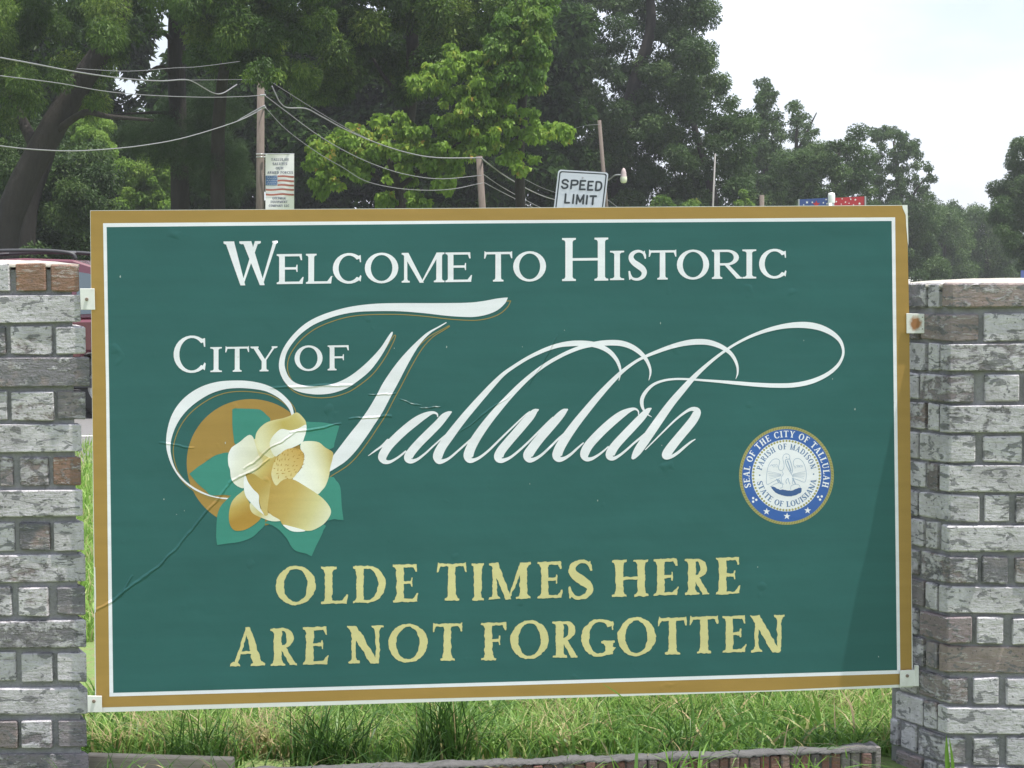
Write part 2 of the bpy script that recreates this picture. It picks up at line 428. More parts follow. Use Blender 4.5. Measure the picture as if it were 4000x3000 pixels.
        ap = a*.5; o = par(S+.0, 0, ap-.01, 1.0, tn*1.1, tn*1.1)+par(a-S-th*.35, 0, ap, 1.02, th*1.2, th*.75)
        o += foot(S+.0, 0, tn, S*.9, t, b*.6)+foot(a-S-th*.3, 0, th, S*.9, t, b*.6)+rect(a*.27, a*.68, .32, .32+tn)
    elif ch == 'W':
        h = a*.275; q = [(a*.135, 1), (a*.375, -.02), (a*.375+.02, -.02)]
        o = par(a*.37, -.02, a*.15, 1, th*.62, th*1.15)+par(a*.36, -.02, a*.60, 1, tn*.8, tn*1.5)
        o += par(a*.69, -.02, a*.435, 1, th*.62, th*1.15)+par(a*.68, -.02, a*.905, 1, tn*.8, tn*1.4)
        for xc, w_ in ((a*.14, th), (a*.40, th), (a*.62, tn), (a*.90, tn)): o += foot(xc, 1, w_, S*.42, t, b*.5, -1)
    elif ch == 'Y':
        m = a*.5; o = stem(m-th/2, m+th/2, 0, .45, (1, 1), (0, 0), **k)+par(m+th*.0, .40, S+th*.35, 1, th, th)+par(m+.02, .40, a-S-tn*.3, 1, tn, tn*1.2)
        o += foot(S+th*.35, 1, th, S*.8, t, b*.5, -1)+foot(a-S-tn*.3, 1, tn, S*.9, t, b*.5, -1)
    elif ch == 'S':
        P = [(.90, .74, tn*.7), (.86, .88, tn*1.0), (.62, .975, tn*1.1), (.38, .955, th*.6), (.20, .86, th*.85), (.17, .73, th*.95), (.30, .60, th*1.05),
             (.55, .48, th*1.15), (.76, .37, th*1.1), (.85, .24, th*.95), (.76, .10, th*.75), (.52, .02, tn*1.2), (.25, .045, tn*1.1), (.12, .16, tn*.9), (.08, .29, tn*.6)]
        o = stroke([(x*a, y, w_) for x, y, w_ in P], 4)
        o += [[(a*.84, .99), (a*.88, .99), (a*.92, .72), (a*.88, .72), (a*.76, .90)], [(a*.02, .30), (a*.07, .30), (a*.22, .09), (a*.10, 0), (a*.06, .01)]]
    return o
def place(ch, xl, xr, yb, hh, slope=0.0, **k):
    a = (xr-xl)/hh; out = []
    for p in glyph(ch, a, **k):
        q = [(xl+x*hh, yb-y*hh+slope*x*hh) for x, y in p]
        if area(q) > .05: out.append(q)
    return out
def roughen(polys, amp=2.0, step=5.0, wl=9.0, seed=0):
    from mathutils import noise
    out = []
    for p in polys:
        q = []
        for i in range(len(p)):
            a, b = np.array(p[i]), np.array(p[(i+1) % len(p)]); n = max(1, int(np.linalg.norm(b-a)/step))
            for k in range(n):
                c = a+(b-a)*k/n; m = noise.noise_vector(Vector((c[0]/wl, c[1]/wl, seed))); m2 = noise.noise_vector(Vector((c[0]/26, c[1]/26, seed+5)))
                q.append((c[0]+amp*(m.x+.8*m2.x), c[1]+amp*(m.y+.8*m2.y)))
        out.append(q)
    return out

H1, H2, H3, H4, H5, H6 = .00015, .0003, .00045, .0006, .0009, .0012
# gold field, white line, green field (each a sheet slightly proud of the one below)
flat('gold_border', [[(353.5, 823.5), (3542, 803), (3552, 1250), (3559, 2100), (3562, 2672), (3000, 2697), (1500, 2733), (376, 2764), (369, 2200), (360, 1500)]], ink('gold', GOLD), H1)
flat('white_line', [[(402.5, 872), (3496.6, 848.8), (3506, 1700), (3517, 2631.6), (1960, 2678), (427.5, 2721), (414, 1500), (410, 1300)]], ink('white', WHITE), H2)
flat('green_field', [[(416.6, 887), (1900, 872.5), (3483, 863), (3493, 1700), (3504.4, 2617.7), (1960, 2664), (442.4, 2706.4), (426, 1500)]], ink('green', GREEN), H3)

# gold disc and leaves
Z5 = lambda pts: [(600+x/1.9522, 1400+y/1.9522) for x, y in pts]
flat('gold_disc', [Z5([(742+490*math.cos(R(a)), 798+488*math.sin(R(a))) for a in range(0, 360, 5)])], ink('gold', GOLD), H4)
# swash of the big T (zoom coordinates -> photograph)
Z3 = lambda pts: [(600+x/1.47467, 1100+y/1.47467) for x, y in pts]
bar = cat([(2035, 92), (1975, 98), (1900, 112), (1800, 122), (1600, 124), (1400, 124), (1270, 128), (1150, 142), (1050, 165), (950, 200), (870, 245), (800, 310), (750, 380), (727, 440), (722, 490), (732, 535), (755, 578), (790, 612), (840, 635), (900, 647), (960, 650), (1030, 642), (1110, 615), (1180, 570), (1250, 510), (1310, 430), (1350, 360), (1377, 300), (1370, 291),
           (1345, 325), (1310, 378), (1260, 435), (1200, 492), (1130, 545), (1060, 580), (990, 598), (920, 603), (860, 597), (812, 580), (778, 548), (758, 500), (755, 460), (767, 410), (800, 355), (850, 300), (920, 250), (1000, 215), (1080, 190), (1170, 175), (1280, 170), (1420, 171), (1560, 182), (1680, 196), (1780, 203), (1850, 203), (1920, 190), (1980, 165), (2022, 128), (2038, 98)], 4, True)
stm = np.vstack([cat([(1686, 233), (1640, 258), (1574, 295), (1510, 351), (1452, 410), (1404, 466), (1361, 524), (1318, 590), (1281, 661), (1238, 733), (1190, 802), (1133, 873), (1058, 971), (1030, 1008), (1000, 1050)], 4), cat([(985, 1120), (1008, 1099), (1060, 1067), (1110, 1032), (1165, 975), (1228, 890), (1268, 830), (1320, 750), (1366, 662), (1409, 583), (1470, 466), (1532, 364), (1593, 298), (1650, 262), (1688, 238)], 4)])
swa = cat([(435, 1254), (380, 1249), (300, 1229), (220, 1190), (150, 1130), (105, 1060), (80, 990), (72, 930), (78, 860), (100, 780), (140, 710), (200, 650), (280, 603), (370, 577), (460, 570), (550, 573), (640, 592), (710, 625), (760, 665), (795, 710), (809, 765), (809, 790),
           (797, 790), (793, 765), (778, 730), (745, 690), (700, 657), (640, 630), (560, 617), (480, 613), (400, 622), (320, 650), (240, 700), (180, 755), (135, 820), (107, 890), (97, 950), (103, 1010), (125, 1075), (165, 1130), (220, 1177), (290, 1215), (360, 1239), (432, 1247)], 4, True)
big = [Z3(bar), Z3(stm), Z3(swa)]
ol = []
for p, (dx, dy) in zip(big, ((11, 13), (11, 14), (11, 13))):
    q = np.array(p)+np.array([dx, dy])
    for i in range(len(q)):
        a, b = q[i], q[(i+1) % len(q)]; d = b-a; n_ = np.linalg.norm(d)
        if n_ < .3: continue
        d /= n_; n2 = np.array([-d[1], d[0]])*1.7
        ol.append([tuple(a-n2-d), tuple(b-n2+d), tuple(b+n2+d), tuple(a+n2-d)])
flat('gold_outline', ol, ink('outline', (.30, .22, .07)), H4+.000075)
flat('initial_letter', big, ink('white', WHITE), H5)

# light green leaves under the flower
LEAF = [[(600, 388), (640, 382), (700, 383), (780, 386), (820, 395), (860, 430), (890, 475), (800, 560), (760, 640), (700, 655), (625, 657), (610, 600), (600, 500)],
        [(272, 880), (380, 800), (460, 745), (520, 725), (570, 718), (640, 740), (720, 900), (700, 1000), (600, 1045), (540, 1040), (440, 1045), (400, 1010), (330, 950)],
        [(484, 1423), (478, 1320), (485, 1200), (510, 1130), (545, 1090), (600, 1040), (690, 1000), (850, 1230), (800, 1320), (740, 1370), (650, 1400), (560, 1412)],
        [(1205, 1508), (1170, 1490), (1090, 1470), (1050, 1435), (1020, 1380), (960, 1310), (900, 1270), (850, 1250), (1000, 1200), (1290, 1260), (1295, 1310), (1270, 1370), (1240, 1430)],
        [(1448, 1232), (1380, 1225), (1320, 1235), (1200, 1200), (1100, 1000), (1340, 905), (1390, 930), (1420, 970), (1430, 1040), (1435, 1130)],
        [(1417, 515), (1300, 490), (1200, 485), (1140, 488), (1080, 560), (1150, 700), (1352, 690), (1380, 640), (1400, 570)]]
for i, p in enumerate(LEAF):
    q = cat(p, 3, True); q = np.vstack([[p[0]], q[2:-2]])
    flat('magnolia_leaf', [Z5(q)], ink('leafgreen', LGREEN), H5+.00005+i*.00002)
# petals with printed colour gradients
PET = vinyl('print_petal', None, attr=True)
def lin(c): return np.array([((x/255)/12.92 if x <= 10 else (((x/255)+.055)/1.055)**2.4) for x in c])*.93
def petal(name, pts, h, stops, axis, smooth=True, rim=None):
    """printed gradient: stops [(t, rgb255)] along axis ((x,y),(x,y)); rim = (rgb, width) at the outline"""
    q = cat(pts, 4, True) if smooth else np.array(pts, float)
    c = q.mean(0); K = 7; V = []; N = len(q)
    for k in range(K+1): V.append(c+(q-c)*(k/K)**.8)
    V = np.vstack([V[0][:1]]+V[1:]); F = []
    for j in range(N): F.append((0, 1+j, 1+(j+1) % N))
    for k in range(1, K):
        b0 = 1+(k-1)*N; b1 = 1+k*N
        for j in range(N):
            F += [(b0+j, b1+j, b1+(j+1) % N), (b0+j, b1+(j+1) % N, b0+(j+1) % N)]
    a0, a1 = np.array(axis[0], float), np.array(axis[1], float); d = a1-a0
    tt = ((V-a0)@d)/(d@d); ts = [s[0] for s in stops]; cs = np.array([lin(s[1]) for s in stops])
    C = np.stack([np.interp(tt, ts, cs[:, i]) for i in range(3)], 1)
    if rim:
        e = np.ones(len(V)); e[0] = 0
        for k in range(1, K+1): e[1+(k-1)*N:1+k*N] = (k/K)
        wgt = np.clip((e-rim[1])/(1-rim[1]), 0, 1)[:, None]*rim[2]; C = C*(1-wgt)+lin(rim[0])*wgt
    X = onb(np.array(Z5(V)), h); F = np.array(F)
    a, b, c_ = X[F[:, 0]], X[F[:, 1]], X[F[:, 2]]; fl = np.cross(b-a, c_-a)[:, 1] > 0; F[fl] = F[fl][:, ::-1]
    o = np_mesh(name, X, F, PET, board)
    at_ = o.data.color_attributes.new('ink', 'FLOAT_COLOR', 'POINT'); at_.data.foreach_set('color', np.hstack([C, np.ones((len(C), 1))]).astype(np.float32).ravel())
    return o
hp = .0012; dh = .00003
petal('petal', [(760, 620), (840, 640), (900, 690), (950, 760), (925, 850), (905, 960), (830, 950), (770, 890), (710, 880), (780, 760)], hp, [(0, (222, 214, 170)), (.5, (205, 185, 115)), (1, (190, 150, 80))], ((760, 780), (930, 880)))
petal('petal', [(1092, 412), (1130, 440), (1163, 490), (1160, 560), (1150, 600), (1130, 640), (1040, 690), (960, 720), (900, 760), (850, 740), (800, 700), (778, 640), (780, 580), (810, 530), (860, 490), (920, 470), (990, 455), (1045, 435)], hp+dh, [(0, (228, 224, 190)), (.35, (212, 200, 145)), (.6, (196, 175, 100)), (1, (205, 190, 125))], ((790, 560), (1120, 480)), rim=((228, 220, 175), .8, .5))
petal('petal', [(975, 538), (1040, 548), (1100, 535), (1162, 505), (1162, 560), (1150, 600), (1128, 645), (1040, 690), (960, 730), (930, 748), (902, 715), (885, 660), (893, 620), (925, 575)], hp+2*dh, [(0, (228, 226, 208)), (.5, (240, 240, 234)), (1, (242, 242, 240))], ((900, 700), (1100, 560)))
petal('petal', [(733, 583), (700, 600), (660, 635), (610, 668), (588, 690), (568, 740), (570, 810), (583, 850), (590, 910), (612, 952), (650, 980), (690, 985), (705, 905), (765, 870), (832, 790), (803, 740), (787, 690), (772, 640), (758, 600)], hp+3*dh, [(0, (244, 244, 244)), (.25, (236, 235, 225)), (.75, (226, 223, 200)), (1, (214, 204, 160))], ((575, 760), (830, 800)))
petal('petal', [(1130, 640), (1190, 630), (1260, 640), (1310, 680), (1366, 715), (1365, 760), (1347, 830), (1337, 900), (1312, 970), (1280, 1010), (1245, 1037), (1180, 1000), (1120, 955), (1060, 920), (1125, 840), (1150, 740), (1120, 690)], hp+4*dh, [(0, (242, 242, 236)), (.45, (236, 234, 214)), (.8, (216, 206, 158)), (1, (196, 175, 110))], ((1100, 830), (1365, 760)))
petal('petal', [(690, 1008), (660, 1028), (622, 1060), (590, 1110), (574, 1190), (580, 1260), (605, 1303), (640, 1315), (700, 1305), (765, 1268), (818, 1215), (765, 1180), (735, 1110), (705, 1050)], hp+5*dh, [(0, (214, 204, 150)), (.3, (196, 168, 95)), (.65, (178, 140, 66)), (1, (184, 144, 70))], ((620, 1050), (740, 1270)))
petal('petal', [(737, 1103), (770, 1120), (840, 1160), (900, 1190), (970, 1215), (972, 1238), (900, 1241), (830, 1218), (765, 1188), (737, 1150)], hp+6*dh, [(0, (225, 222, 190)), (.6, (208, 192, 130)), (1, (236, 234, 215))], ((740, 1110), (860, 1240)))
petal('petal', [(890, 930), (980, 915), (1060, 922), (1130, 958), (1250, 1035), (1312, 1090), (1350, 1150), (1345, 1200), (1300, 1260), (1230, 1303), (1170, 1315), (1080, 1300), (990, 1272), (960, 1230), (900, 1195), (868, 1150), (870, 1080), (883, 1000)], hp+7*dh, [(0, (190, 158, 88)), (.35, (198, 172, 104)), (.7, (214, 205, 150)), (1, (230, 228, 200))], ((900, 1020), (1340, 1220)))
petal('petal', [(985, 1268), (1060, 1284), (1158, 1313), (1100, 1323), (1040, 1312)], hp+8*dh, [(0, (242, 242, 242)), (1, (240, 240, 238))], ((985, 1268), (1158, 1313)))
petal('petal', [(702, 885), (760, 880), (830, 925), (893, 928), (887, 1000), (876, 1080), (868, 1150), (872, 1192), (840, 1192), (808, 1100), (800, 1040), (760, 1000), (720, 945)], hp+9*dh, [(0, (184, 156, 84)), (.6, (190, 160, 88)), (1, (204, 182, 118))], ((720, 900), (880, 1050)))
petal('petal', [(690, 905), (701, 893), (722, 945), (760, 998), (801, 1040), (803, 1095), (817, 1150), (842, 1192), (790, 1152), (738, 1097), (702, 1050), (687, 980)], hp+10*dh, [(0, (246, 246, 248)), (1, (238, 238, 238))], ((700, 900), (830, 1180)))
petal('flower_cone', [(905, 840), (897, 880), (908, 930), (935, 970), (970, 938), (1010, 918), (1060, 915), (1105, 860), (1140, 800), (1146, 740), (1120, 697), (1060, 684), (1000, 700), (950, 745), (918, 795)], hp+10*dh, [(0, (226, 216, 170)), (.4, (220, 198, 136)), (1, (206, 168, 94))], ((910, 930), (1130, 720)))
Z6 = lambda pts: [(950+x/5.53, 1700+y/5.53) for x, y in pts]
sp = []
for (x, y, l, an) in [(685, 555, 70, 80), (745, 500, 120, 85), (855, 385, 90, 70), (965, 320, 80, 90), (1030, 300, 60, 80), (1100, 295, 60, 70), (1145, 295, 50, 60), (1180, 310, 60, 100), (1060, 345, 60, 80), (895, 420, 60, 60), (965, 415, 90, 85), (1090, 455, 90, 50), (790, 540, 80, 70), (838, 520, 70, 75), (905, 510, 90, 90), (985, 520, 80, 50), (725, 615, 60, 110), (755, 640, 60, 80), (825, 635, 70, 75), (930, 640, 70, 10), (970, 650, 60, 30), (1085, 655, 80, 50), (1160, 655, 60, 20), (670, 715, 60, 170), (750, 740, 90, 85), (825, 755, 60, 40), (900, 740, 90, 80), (975, 725, 80, 20), (1000, 780, 80, 15), (1110, 745, 60, 30), (745, 825, 80, 15), (870, 825, 110, 0), (760, 900, 110, 85), (1035, 850, 80, 75), (925, 895, 70, 30), (950, 930, 90, 140), (1140, 795, 70, 10), (1250, 380, 60, 30), (1280, 420, 60, 20), (1300, 470, 60, 5), (1310, 530, 60, 10), (1300, 625, 60, 20), (1260, 695, 60, 0), (1220, 430, 80, 0), (1190, 500, 90, 10), (1110, 570, 60, 30)]:
    c_, s_ = math.cos(R(an)), -math.sin(R(an)); h_ = l/2
    sp.append(Z6([(x-c_*h_*.8, y-s_*h_*.8), (x-c_*h_*.5-s_*11, y-s_*h_*.5+c_*11), (x+c_*h_, y+s_*h_), (x-c_*h_*.5+s_*11, y-s_*h_*.5-c_*11)]))
flat('stamens', [[q] for q in sp], ink('stamen', tuple(lin((182, 142, 70)))), hp+12*dh, groups=True)['kind'] = 'stuff'

# script letters
Q = lambda P: [(1400+x/2.765, 1300+y/2.765, w_/2.765) for x, y, w_ in P]
RR = lambda P: [(2000+x/2.765, 1300+y/2.765, w_/2.765) for x, y, w_ in P]
SS = lambda P: [(2500+x/2.4578, 1200+y/2.4578, w_/2.4578) for x, y, w_ in P]
scr = []
scr.append(stroke(Q([(108, 1328, 6), (180, 1275, 18), (255, 1222, 24), (320, 1165, 40)])))
scr.append(stroke(Q([(856, 905, 12), (848, 875, 20), (800, 862, 32), (720, 893, 64), (620, 955, 88), (500, 1050, 92), (400, 1143, 94), (320, 1230, 94), (265, 1320, 94), (262, 1358, 88), (285, 1390, 56), (330, 1396, 36), (385, 1373, 26), (450, 1330, 22), (510, 1280, 18)])))
scr.append(stroke(Q([(1000, 856, 20), (975, 870, 48), (925, 910, 78), (860, 985, 86), (760, 1085, 90), (660, 1185, 90), (585, 1270, 92), (542, 1335, 94), (540, 1368, 76), (575, 1387, 48), (640, 1365, 30), (720, 1305, 22), (810, 1222, 18), (900, 1140, 16), (960, 1088, 12)])))
l1 = RR([(1155, 515, 6), (1172, 430, 18), (1158, 355, 32), (1125, 285, 40), (1060, 210, 48), (970, 155, 54), (870, 124, 58), (760, 113, 58), (640, 116, 58), (520, 132, 48), (400, 167, 44), (280, 217, 40), (150, 283, 36), (0, 378, 36), (-100, 452, 42)])+Q([(1450, 562, 56), (1350, 672, 66), (1250, 785, 74), (1150, 902, 80), (1060, 1015, 86), (985, 1115, 94), (905, 1225, 98), (862, 1312, 104), (858, 1355, 96), (875, 1388, 62), (925, 1382, 38), (990, 1348, 26), (1070, 1280, 22), (1160, 1200, 20), (1240, 1128, 18), (1280, 1090, 10)])
scr.append(stroke(l1))
l2 = RR([(1478, 512, 6), (1495, 440, 20), (1488, 375, 28), (1450, 290, 38), (1385, 215, 48), (1295, 153, 56), (1190, 116, 60), (1080, 107, 60), (960, 113, 56), (850, 130, 48), (740, 158, 42), (600, 213, 40), (460, 285, 38), (330, 365, 38), (200, 465, 44), (80, 575, 54), (-30, 688, 62)])+Q([(1520, 810, 74), (1420, 930, 82), (1330, 1050, 90), (1255, 1165, 98), (1205, 1265, 104), (1188, 1335, 104), (1205, 1375, 66), (1250, 1374, 40), (1320, 1340, 28), (1410, 1268, 24), (1500, 1180, 22), (1600, 1082, 20), (1700, 985, 18), (1800, 890, 14), (1850, 850, 10)])
scr.append(stroke(l2))
scr.append(stroke(Q([(1940, 832, 20), (1905, 850, 58), (1860, 900, 84), (1790, 980, 92), (1700, 1085, 92), (1600, 1200, 94), (1535, 1285, 98), (1515, 1345, 100), (1535, 1378, 60), (1580, 1374, 40), (1650, 1340, 28), (1740, 1268, 24), (1830, 1185, 22), (1930, 1085, 20), (2030, 983, 17), (2100, 912, 12)])))
scr.append(stroke(RR([(595, 830, 22), (560, 852, 62), (500, 915, 86), (400, 1028, 94), (300, 1142, 96), (220, 1245, 102), (172, 1325, 104), (190, 1372, 62), (245, 1364, 38), (320, 1318, 28), (405, 1240, 24), (490, 1155, 22), (570, 1080, 14)])))
l3 = SS([(920, 688, 4), (937, 635, 16), (934, 565, 24), (903, 488, 32), (850, 425, 38), (760, 370, 46), (650, 337, 52), (530, 333, 54), (410, 350, 48), (290, 382, 40), (170, 425, 34), (60, 470, 28)])+RR([(1340, 308, 30), (1200, 410, 38), (1100, 505, 50), (1000, 610, 60), (900, 722, 70), (800, 842, 78), (705, 960, 86), (620, 1075, 94), (550, 1180, 102), (505, 1265, 106), (488, 1330, 104), (510, 1366, 62), (565, 1356, 38), (635, 1312, 28), (705, 1248, 22), (770, 1190, 14)])
scr.append(stroke(l3))
scr.append(stroke(RR([(1367, 885, 10), (1364, 848, 16), (1330, 822, 24), (1270, 835, 46), (1190, 878, 76), (1100, 945, 90), (1000, 1033, 94), (910, 1122, 96), (830, 1213, 98), (790, 1285, 98), (785, 1330, 88), (810, 1364, 52), (860, 1360, 36), (920, 1328, 26), (980, 1284, 20), (1040, 1230, 14)])))
scr.append(stroke(RR([(1500, 818, 18), (1465, 842, 54), (1400, 912, 80), (1300, 1018, 88), (1200, 1123, 90), (1115, 1218, 94), (1065, 1298, 100), (1060, 1338, 80), (1095, 1357, 42), (1155, 1328, 28), (1230, 1270, 24), (1310, 1198, 22), (1385, 1135, 22), (1460, 1065, 12)])))
scr.append(stroke(SS([(112, 1053, 4), (75, 1030, 12), (35, 985, 22), (17, 925, 34), (25, 865, 36), (65, 800, 32), (130, 742, 26), (220, 706, 22), (330, 690, 20), (460, 691, 20), (600, 701, 21), (760, 713, 26), (930, 728, 34), (1110, 743, 38), (1300, 752, 42), (1480, 747, 44), (1640, 715, 44), (1780, 655, 38), (1880, 580, 32), (1935, 500, 26), (1952, 420, 24), (1925, 330, 34), (1855, 258, 46), (1750, 203, 56), (1640, 176, 60), (1520, 170, 56), (1380, 183, 46), (1230, 218, 36), (1080, 272, 28), (950, 335, 24), (840, 402, 24), (720, 490, 28), (600, 592, 36), (500, 690, 48), (400, 803, 62)])+RR([(1720, 760, 80), (1607, 915, 90), (1505, 1062, 96), (1420, 1185, 98), (1355, 1280, 86), (1318, 1335, 56), (1308, 1348, 40)])))
scr.append(stroke(RR([(1440, 1262, 10), (1530, 1172, 14), (1640, 1062, 17), (1760, 945, 20), (1860, 865, 26), (1930, 826, 36), (1978, 828, 56), (1998, 858, 84), (1965, 930, 92), (1900, 1015, 94), (1820, 1110, 94), (1740, 1208, 98), (1682, 1288, 100), (1664, 1328, 88), (1685, 1345, 46), (1735, 1331, 34), (1800, 1288, 30), (1870, 1228, 25), (1930, 1180, 20), (1978, 1150, 10)])))
scr[1] = scr[0]+scr[1]; scr = scr[1:]
def group_part(name, label):
    o = bpy.data.objects.new(name, None); link(o); o.parent = board; o.empty_display_size = .05; o['label'] = label; return o
so = group_part('script_lettering', 'flowing white script word with looping ascenders')
for i, g_ in enumerate(scr): flat('letter', g_, ink('white', WHITE), H5+.00003+i*.000015, so)

# capitals
def line(cells, yb, hfun, **k):
    out = []
    for ch, xl, xr in cells: out += place(ch, xl, xr, yb(xl) if callable(yb) else yb, hfun(xl) if callable(hfun) else hfun, **k)
    return out
SER = dict(th=.185, tn=.078, S=.085, t=.052, b=.06)
b1 = lambda x: 1109.3-.0119*(x-1133); h1 = lambda x: 117-(x-1133)*.0020
cells = [('E', 1081, 1186), ('L', 1195, 1297.5), ('C', 1300, 1413), ('O', 1425, 1556), ('M', 1569, 1736), ('E', 1740, 1844), ('T', 1891, 2001), ('O', 2004.6, 2133), ('I', 2383, 2438), ('S', 2453, 2528), ('T', 2534, 2642), ('O', 2644, 2770), ('R', 2781, 2898), ('I', 2900, 2954), ('C', 2965, 3073)]
P1 = []
for ch, a, b in cells: P1.append(place(ch, a, b, b1(a), h1(a), slope=-.0119, **SER))
cp = dict(th=.16, tn=.06, S=.08, t=.042, b=.05)
P1.append(place('W', 861, 1098, 1112.5, 169, slope=-.0119, **dict(cp, th=.18)))
P1.append(place('H', 2195.6, 2376, 1098, 168, slope=-.0119, **cp))
def letters(name, label, gs, mat, h, **kw):
    o = group_part(name, label)
    for g_ in gs: flat('letter', g_, mat, h, o, **kw)
letters('title_lettering', 'white serif capitals across the top', P1, ink('white', WHITE), H5)
P2 = []
b2 = lambda x: 1453.3-.0146*(x-844)
P2.append(place('C', 678, 805, b2(678), 142, slope=-.0146, **dict(cp, th=.15)))
for ch, a, b in [('I', 821.7, 866.5), ('T', 880, 973), ('Y', 979.7, 1083), ('O', 1150.6, 1260), ('F', 1280, 1361.5)]: P2.append(place(ch, a, b, b2(a), 97.5, slope=-.0146, **dict(SER, th=.185)))
letters('subtitle_lettering', 'small white serif capitals beside the script initial', P2, ink('white', WHITE), H5+.00005)
ANT = dict(th=.198, tn=.080, S=.10, t=.05, b=.11)
P3 = []
for ch, a, b, yt, yb in [('O', 1077, 1233, 2214, 2363), ('L', 1254.6, 1359.7, 2214.7, 2360), ('D', 1378, 1507, 2211.9, 2356), ('E', 1533.8, 1634, 2206, 2352.6), ('T', 1707.8, 1822, 2202.8, 2347.5), ('I', 1842.9, 1889.8, 2201.7, 2345.8), ('M', 1910.5, 2073, 2200, 2342), ('E', 2099.8, 2198, 2195, 2338), ('S', 2219, 2319, 2191, 2339), ('H', 2390.7, 2533, 2188, 2332), ('E', 2553.5, 2650.5, 2184, 2326), ('R', 2674.6, 2771, 2183, 2325), ('E', 2795, 2893, 2178, 2321.6)]:
    P3.append(roughen(place(ch, a, b, yb, yb-yt, slope=-.024, **ANT), 3.2, 5, 11))
for ch, a, b, yt, yb in [('A', 903.7, 1032, 2456, 2603), ('R', 1056.8, 1158, 2455, 2600), ('E', 1181.7, 1283.4, 2450, 2596), ('N', 1360, 1496, 2446, 2591.6), ('O', 1516.8, 1670.5, 2440, 2587.5), ('T', 1690, 1805, 2437, 2582), ('F', 1879.6, 1976, 2433, 2579), ('O', 1992.8, 2143.9, 2427, 2573.5), ('R', 2158.6, 2256.7, 2427, 2570), ('G', 2270, 2399.5, 2421, 2566), ('O', 2412, 2561, 2416, 2562.5), ('T', 2571.7, 2682.8, 2414, 2557), ('T', 2695, 2806, 2410, 2553.7), ('E', 2821.5, 2916.7, 2407, 2549.6), ('N', 2934, 3065, 2404, 2546.7)]:
    P3.append(roughen(place(ch, a, b, yb, yb-yt, slope=-.024, **ANT), 3.2, 5, 11))
letters('motto_lettering', 'cream antique capitals in two lines at the bottom', P3, ink('cream', CREAM), H5)

# city seal
cx, cy, ks = 2850+838/3.771, 1640+820/3.771, 1/3.771
def el(rx, ry, n=72): return [(cx+rx*ks*math.cos(2*math.pi*i/n), cy+ry*ks*math.sin(2*math.pi*i/n)) for i in range(n)]
flat('seal_rim', [el(698, 726)], ink('olive', OLIVE), H4)
flat('seal_ring', [el(653, 683)], ink('blue', BLUE), H4+.000050)
flat('seal_disc', [el(512, 530)], ink('white', WHITE), H4+.000100)
tw = []
for i in range(110):
    a = 2*math.pi*i/110; tw.append([(cx+r_*ks*math.cos(a+o_), cy+r_*1.042*ks*math.sin(a+o_)) for r_, o_ in ((660, 0), (660, .018), (692, .042), (692, .024))])
flat('rope_rim', [[q] for q in tw], ink('oliveb', (.26, .22, .07)), H4+.000150, groups=True)['kind'] = 'stuff'
dots = [disc((cx+490*ks*math.cos(2*math.pi*i/68), cy+510*ks*math.sin(2*math.pi*i/68)), 17.5*ks, 8) for i in range(68)]
flat('bead_ring', [[q] for q in dots], ink('olive', OLIVE), H4+.000150, groups=True)['kind'] = 'stuff'
WID = dict(A=.80, C=.78, D=.82, E=.70, F=.64, G=.8, H=.86, I=.42, L=.66, M=1.0, N=.86, O=.84, P=.68, R=.78, S=.58, T=.74, U=.82, Y=.8, W=1.1, Q=.84)
def arc_text(txt, rad, hgt, a0, a1, inward=False, **k):
    """letters along an ellipse; angles clockwise from 12 o'clock (degrees)"""
    tot = sum(WID.get(c, .35)+.10 for c in txt)-.1; out = []; pos = 0
    for c in txt:
        wd = WID.get(c, .35)
        if c != ' ':
            g_ = []; ang = R(a0+(a1-a0)*(pos+wd/2)/tot); arcpx = abs(R(a1-a0))*rad/tot
            for p in glyph(c, wd, **k):
                q = []
                for x, y in p:
                    lx = (x-wd/2)*arcpx*.98
                    if not inward: r_ = rad+y*hgt; q.append((cx+ks*(r_*math.sin(ang)+lx*math.cos(ang)), cy-ks*1.04*(r_*math.cos(ang)-lx*math.sin(ang))))
                    else: r_ = rad-y*hgt; q.append((cx+ks*(r_*math.sin(ang)-lx*math.cos(ang)), cy-ks*1.04*(r_*math.cos(ang)+lx*math.sin(ang))))
                if area(q) > .01: g_.append(q)
            out.append(g_)
        pos += wd+.10
    return out
SL = dict(th=.2, tn=.09, S=.09, t=.07, b=.04)
wl = arc_text('SEAL OF THE CITY OF TALLULAH', 543, 92, -107, 107, **SL)
for (x, y) in ((347, 1153), (393, 1178), (347, 1205), (1303, 1135), (1358, 1128), (1333, 1175)): wl.append([disc((2850+x*ks, 1640+y*ks), 18*ks, 10)])
for (x, y) in ((545, 1350), (845, 1420), (1150, 1335)):
    st_ = [(2850+(x+(54 if i % 2 == 0 else 21)*math.sin(math.pi*i/5+.06))*ks, 1640+(y-(54 if i % 2 == 0 else 21)*math.cos(math.pi*i/5+.06))*ks) for i in range(10)]
    wl.append([st_])
flat('seal_lettering', wl, ink('white', WHITE), H4+.000150, groups=True)['kind'] = 'stuff'
bl = arc_text('PARISH OF MADISON', 372, 80, -79, 77, **SL)+arc_text('STATE OF LOUISIANA', 445, 80, -102, -262, True, **SL)
bl += [[disc((2850+443*ks, 1640+815*ks), 12*ks, 8)], [disc((2850+1237*ks, 1640+800*ks), 12*ks, 8)]]
flat('inner_lettering', bl, ink('paleblue', PALEB), H4+.000150, groups=True)['kind'] = 'stuff'
S6 = lambda P, w_: stroke([(2850+x*ks, 1640+y*ks, w_*ks) for x, y in P], 4, caps=False)
fine = []
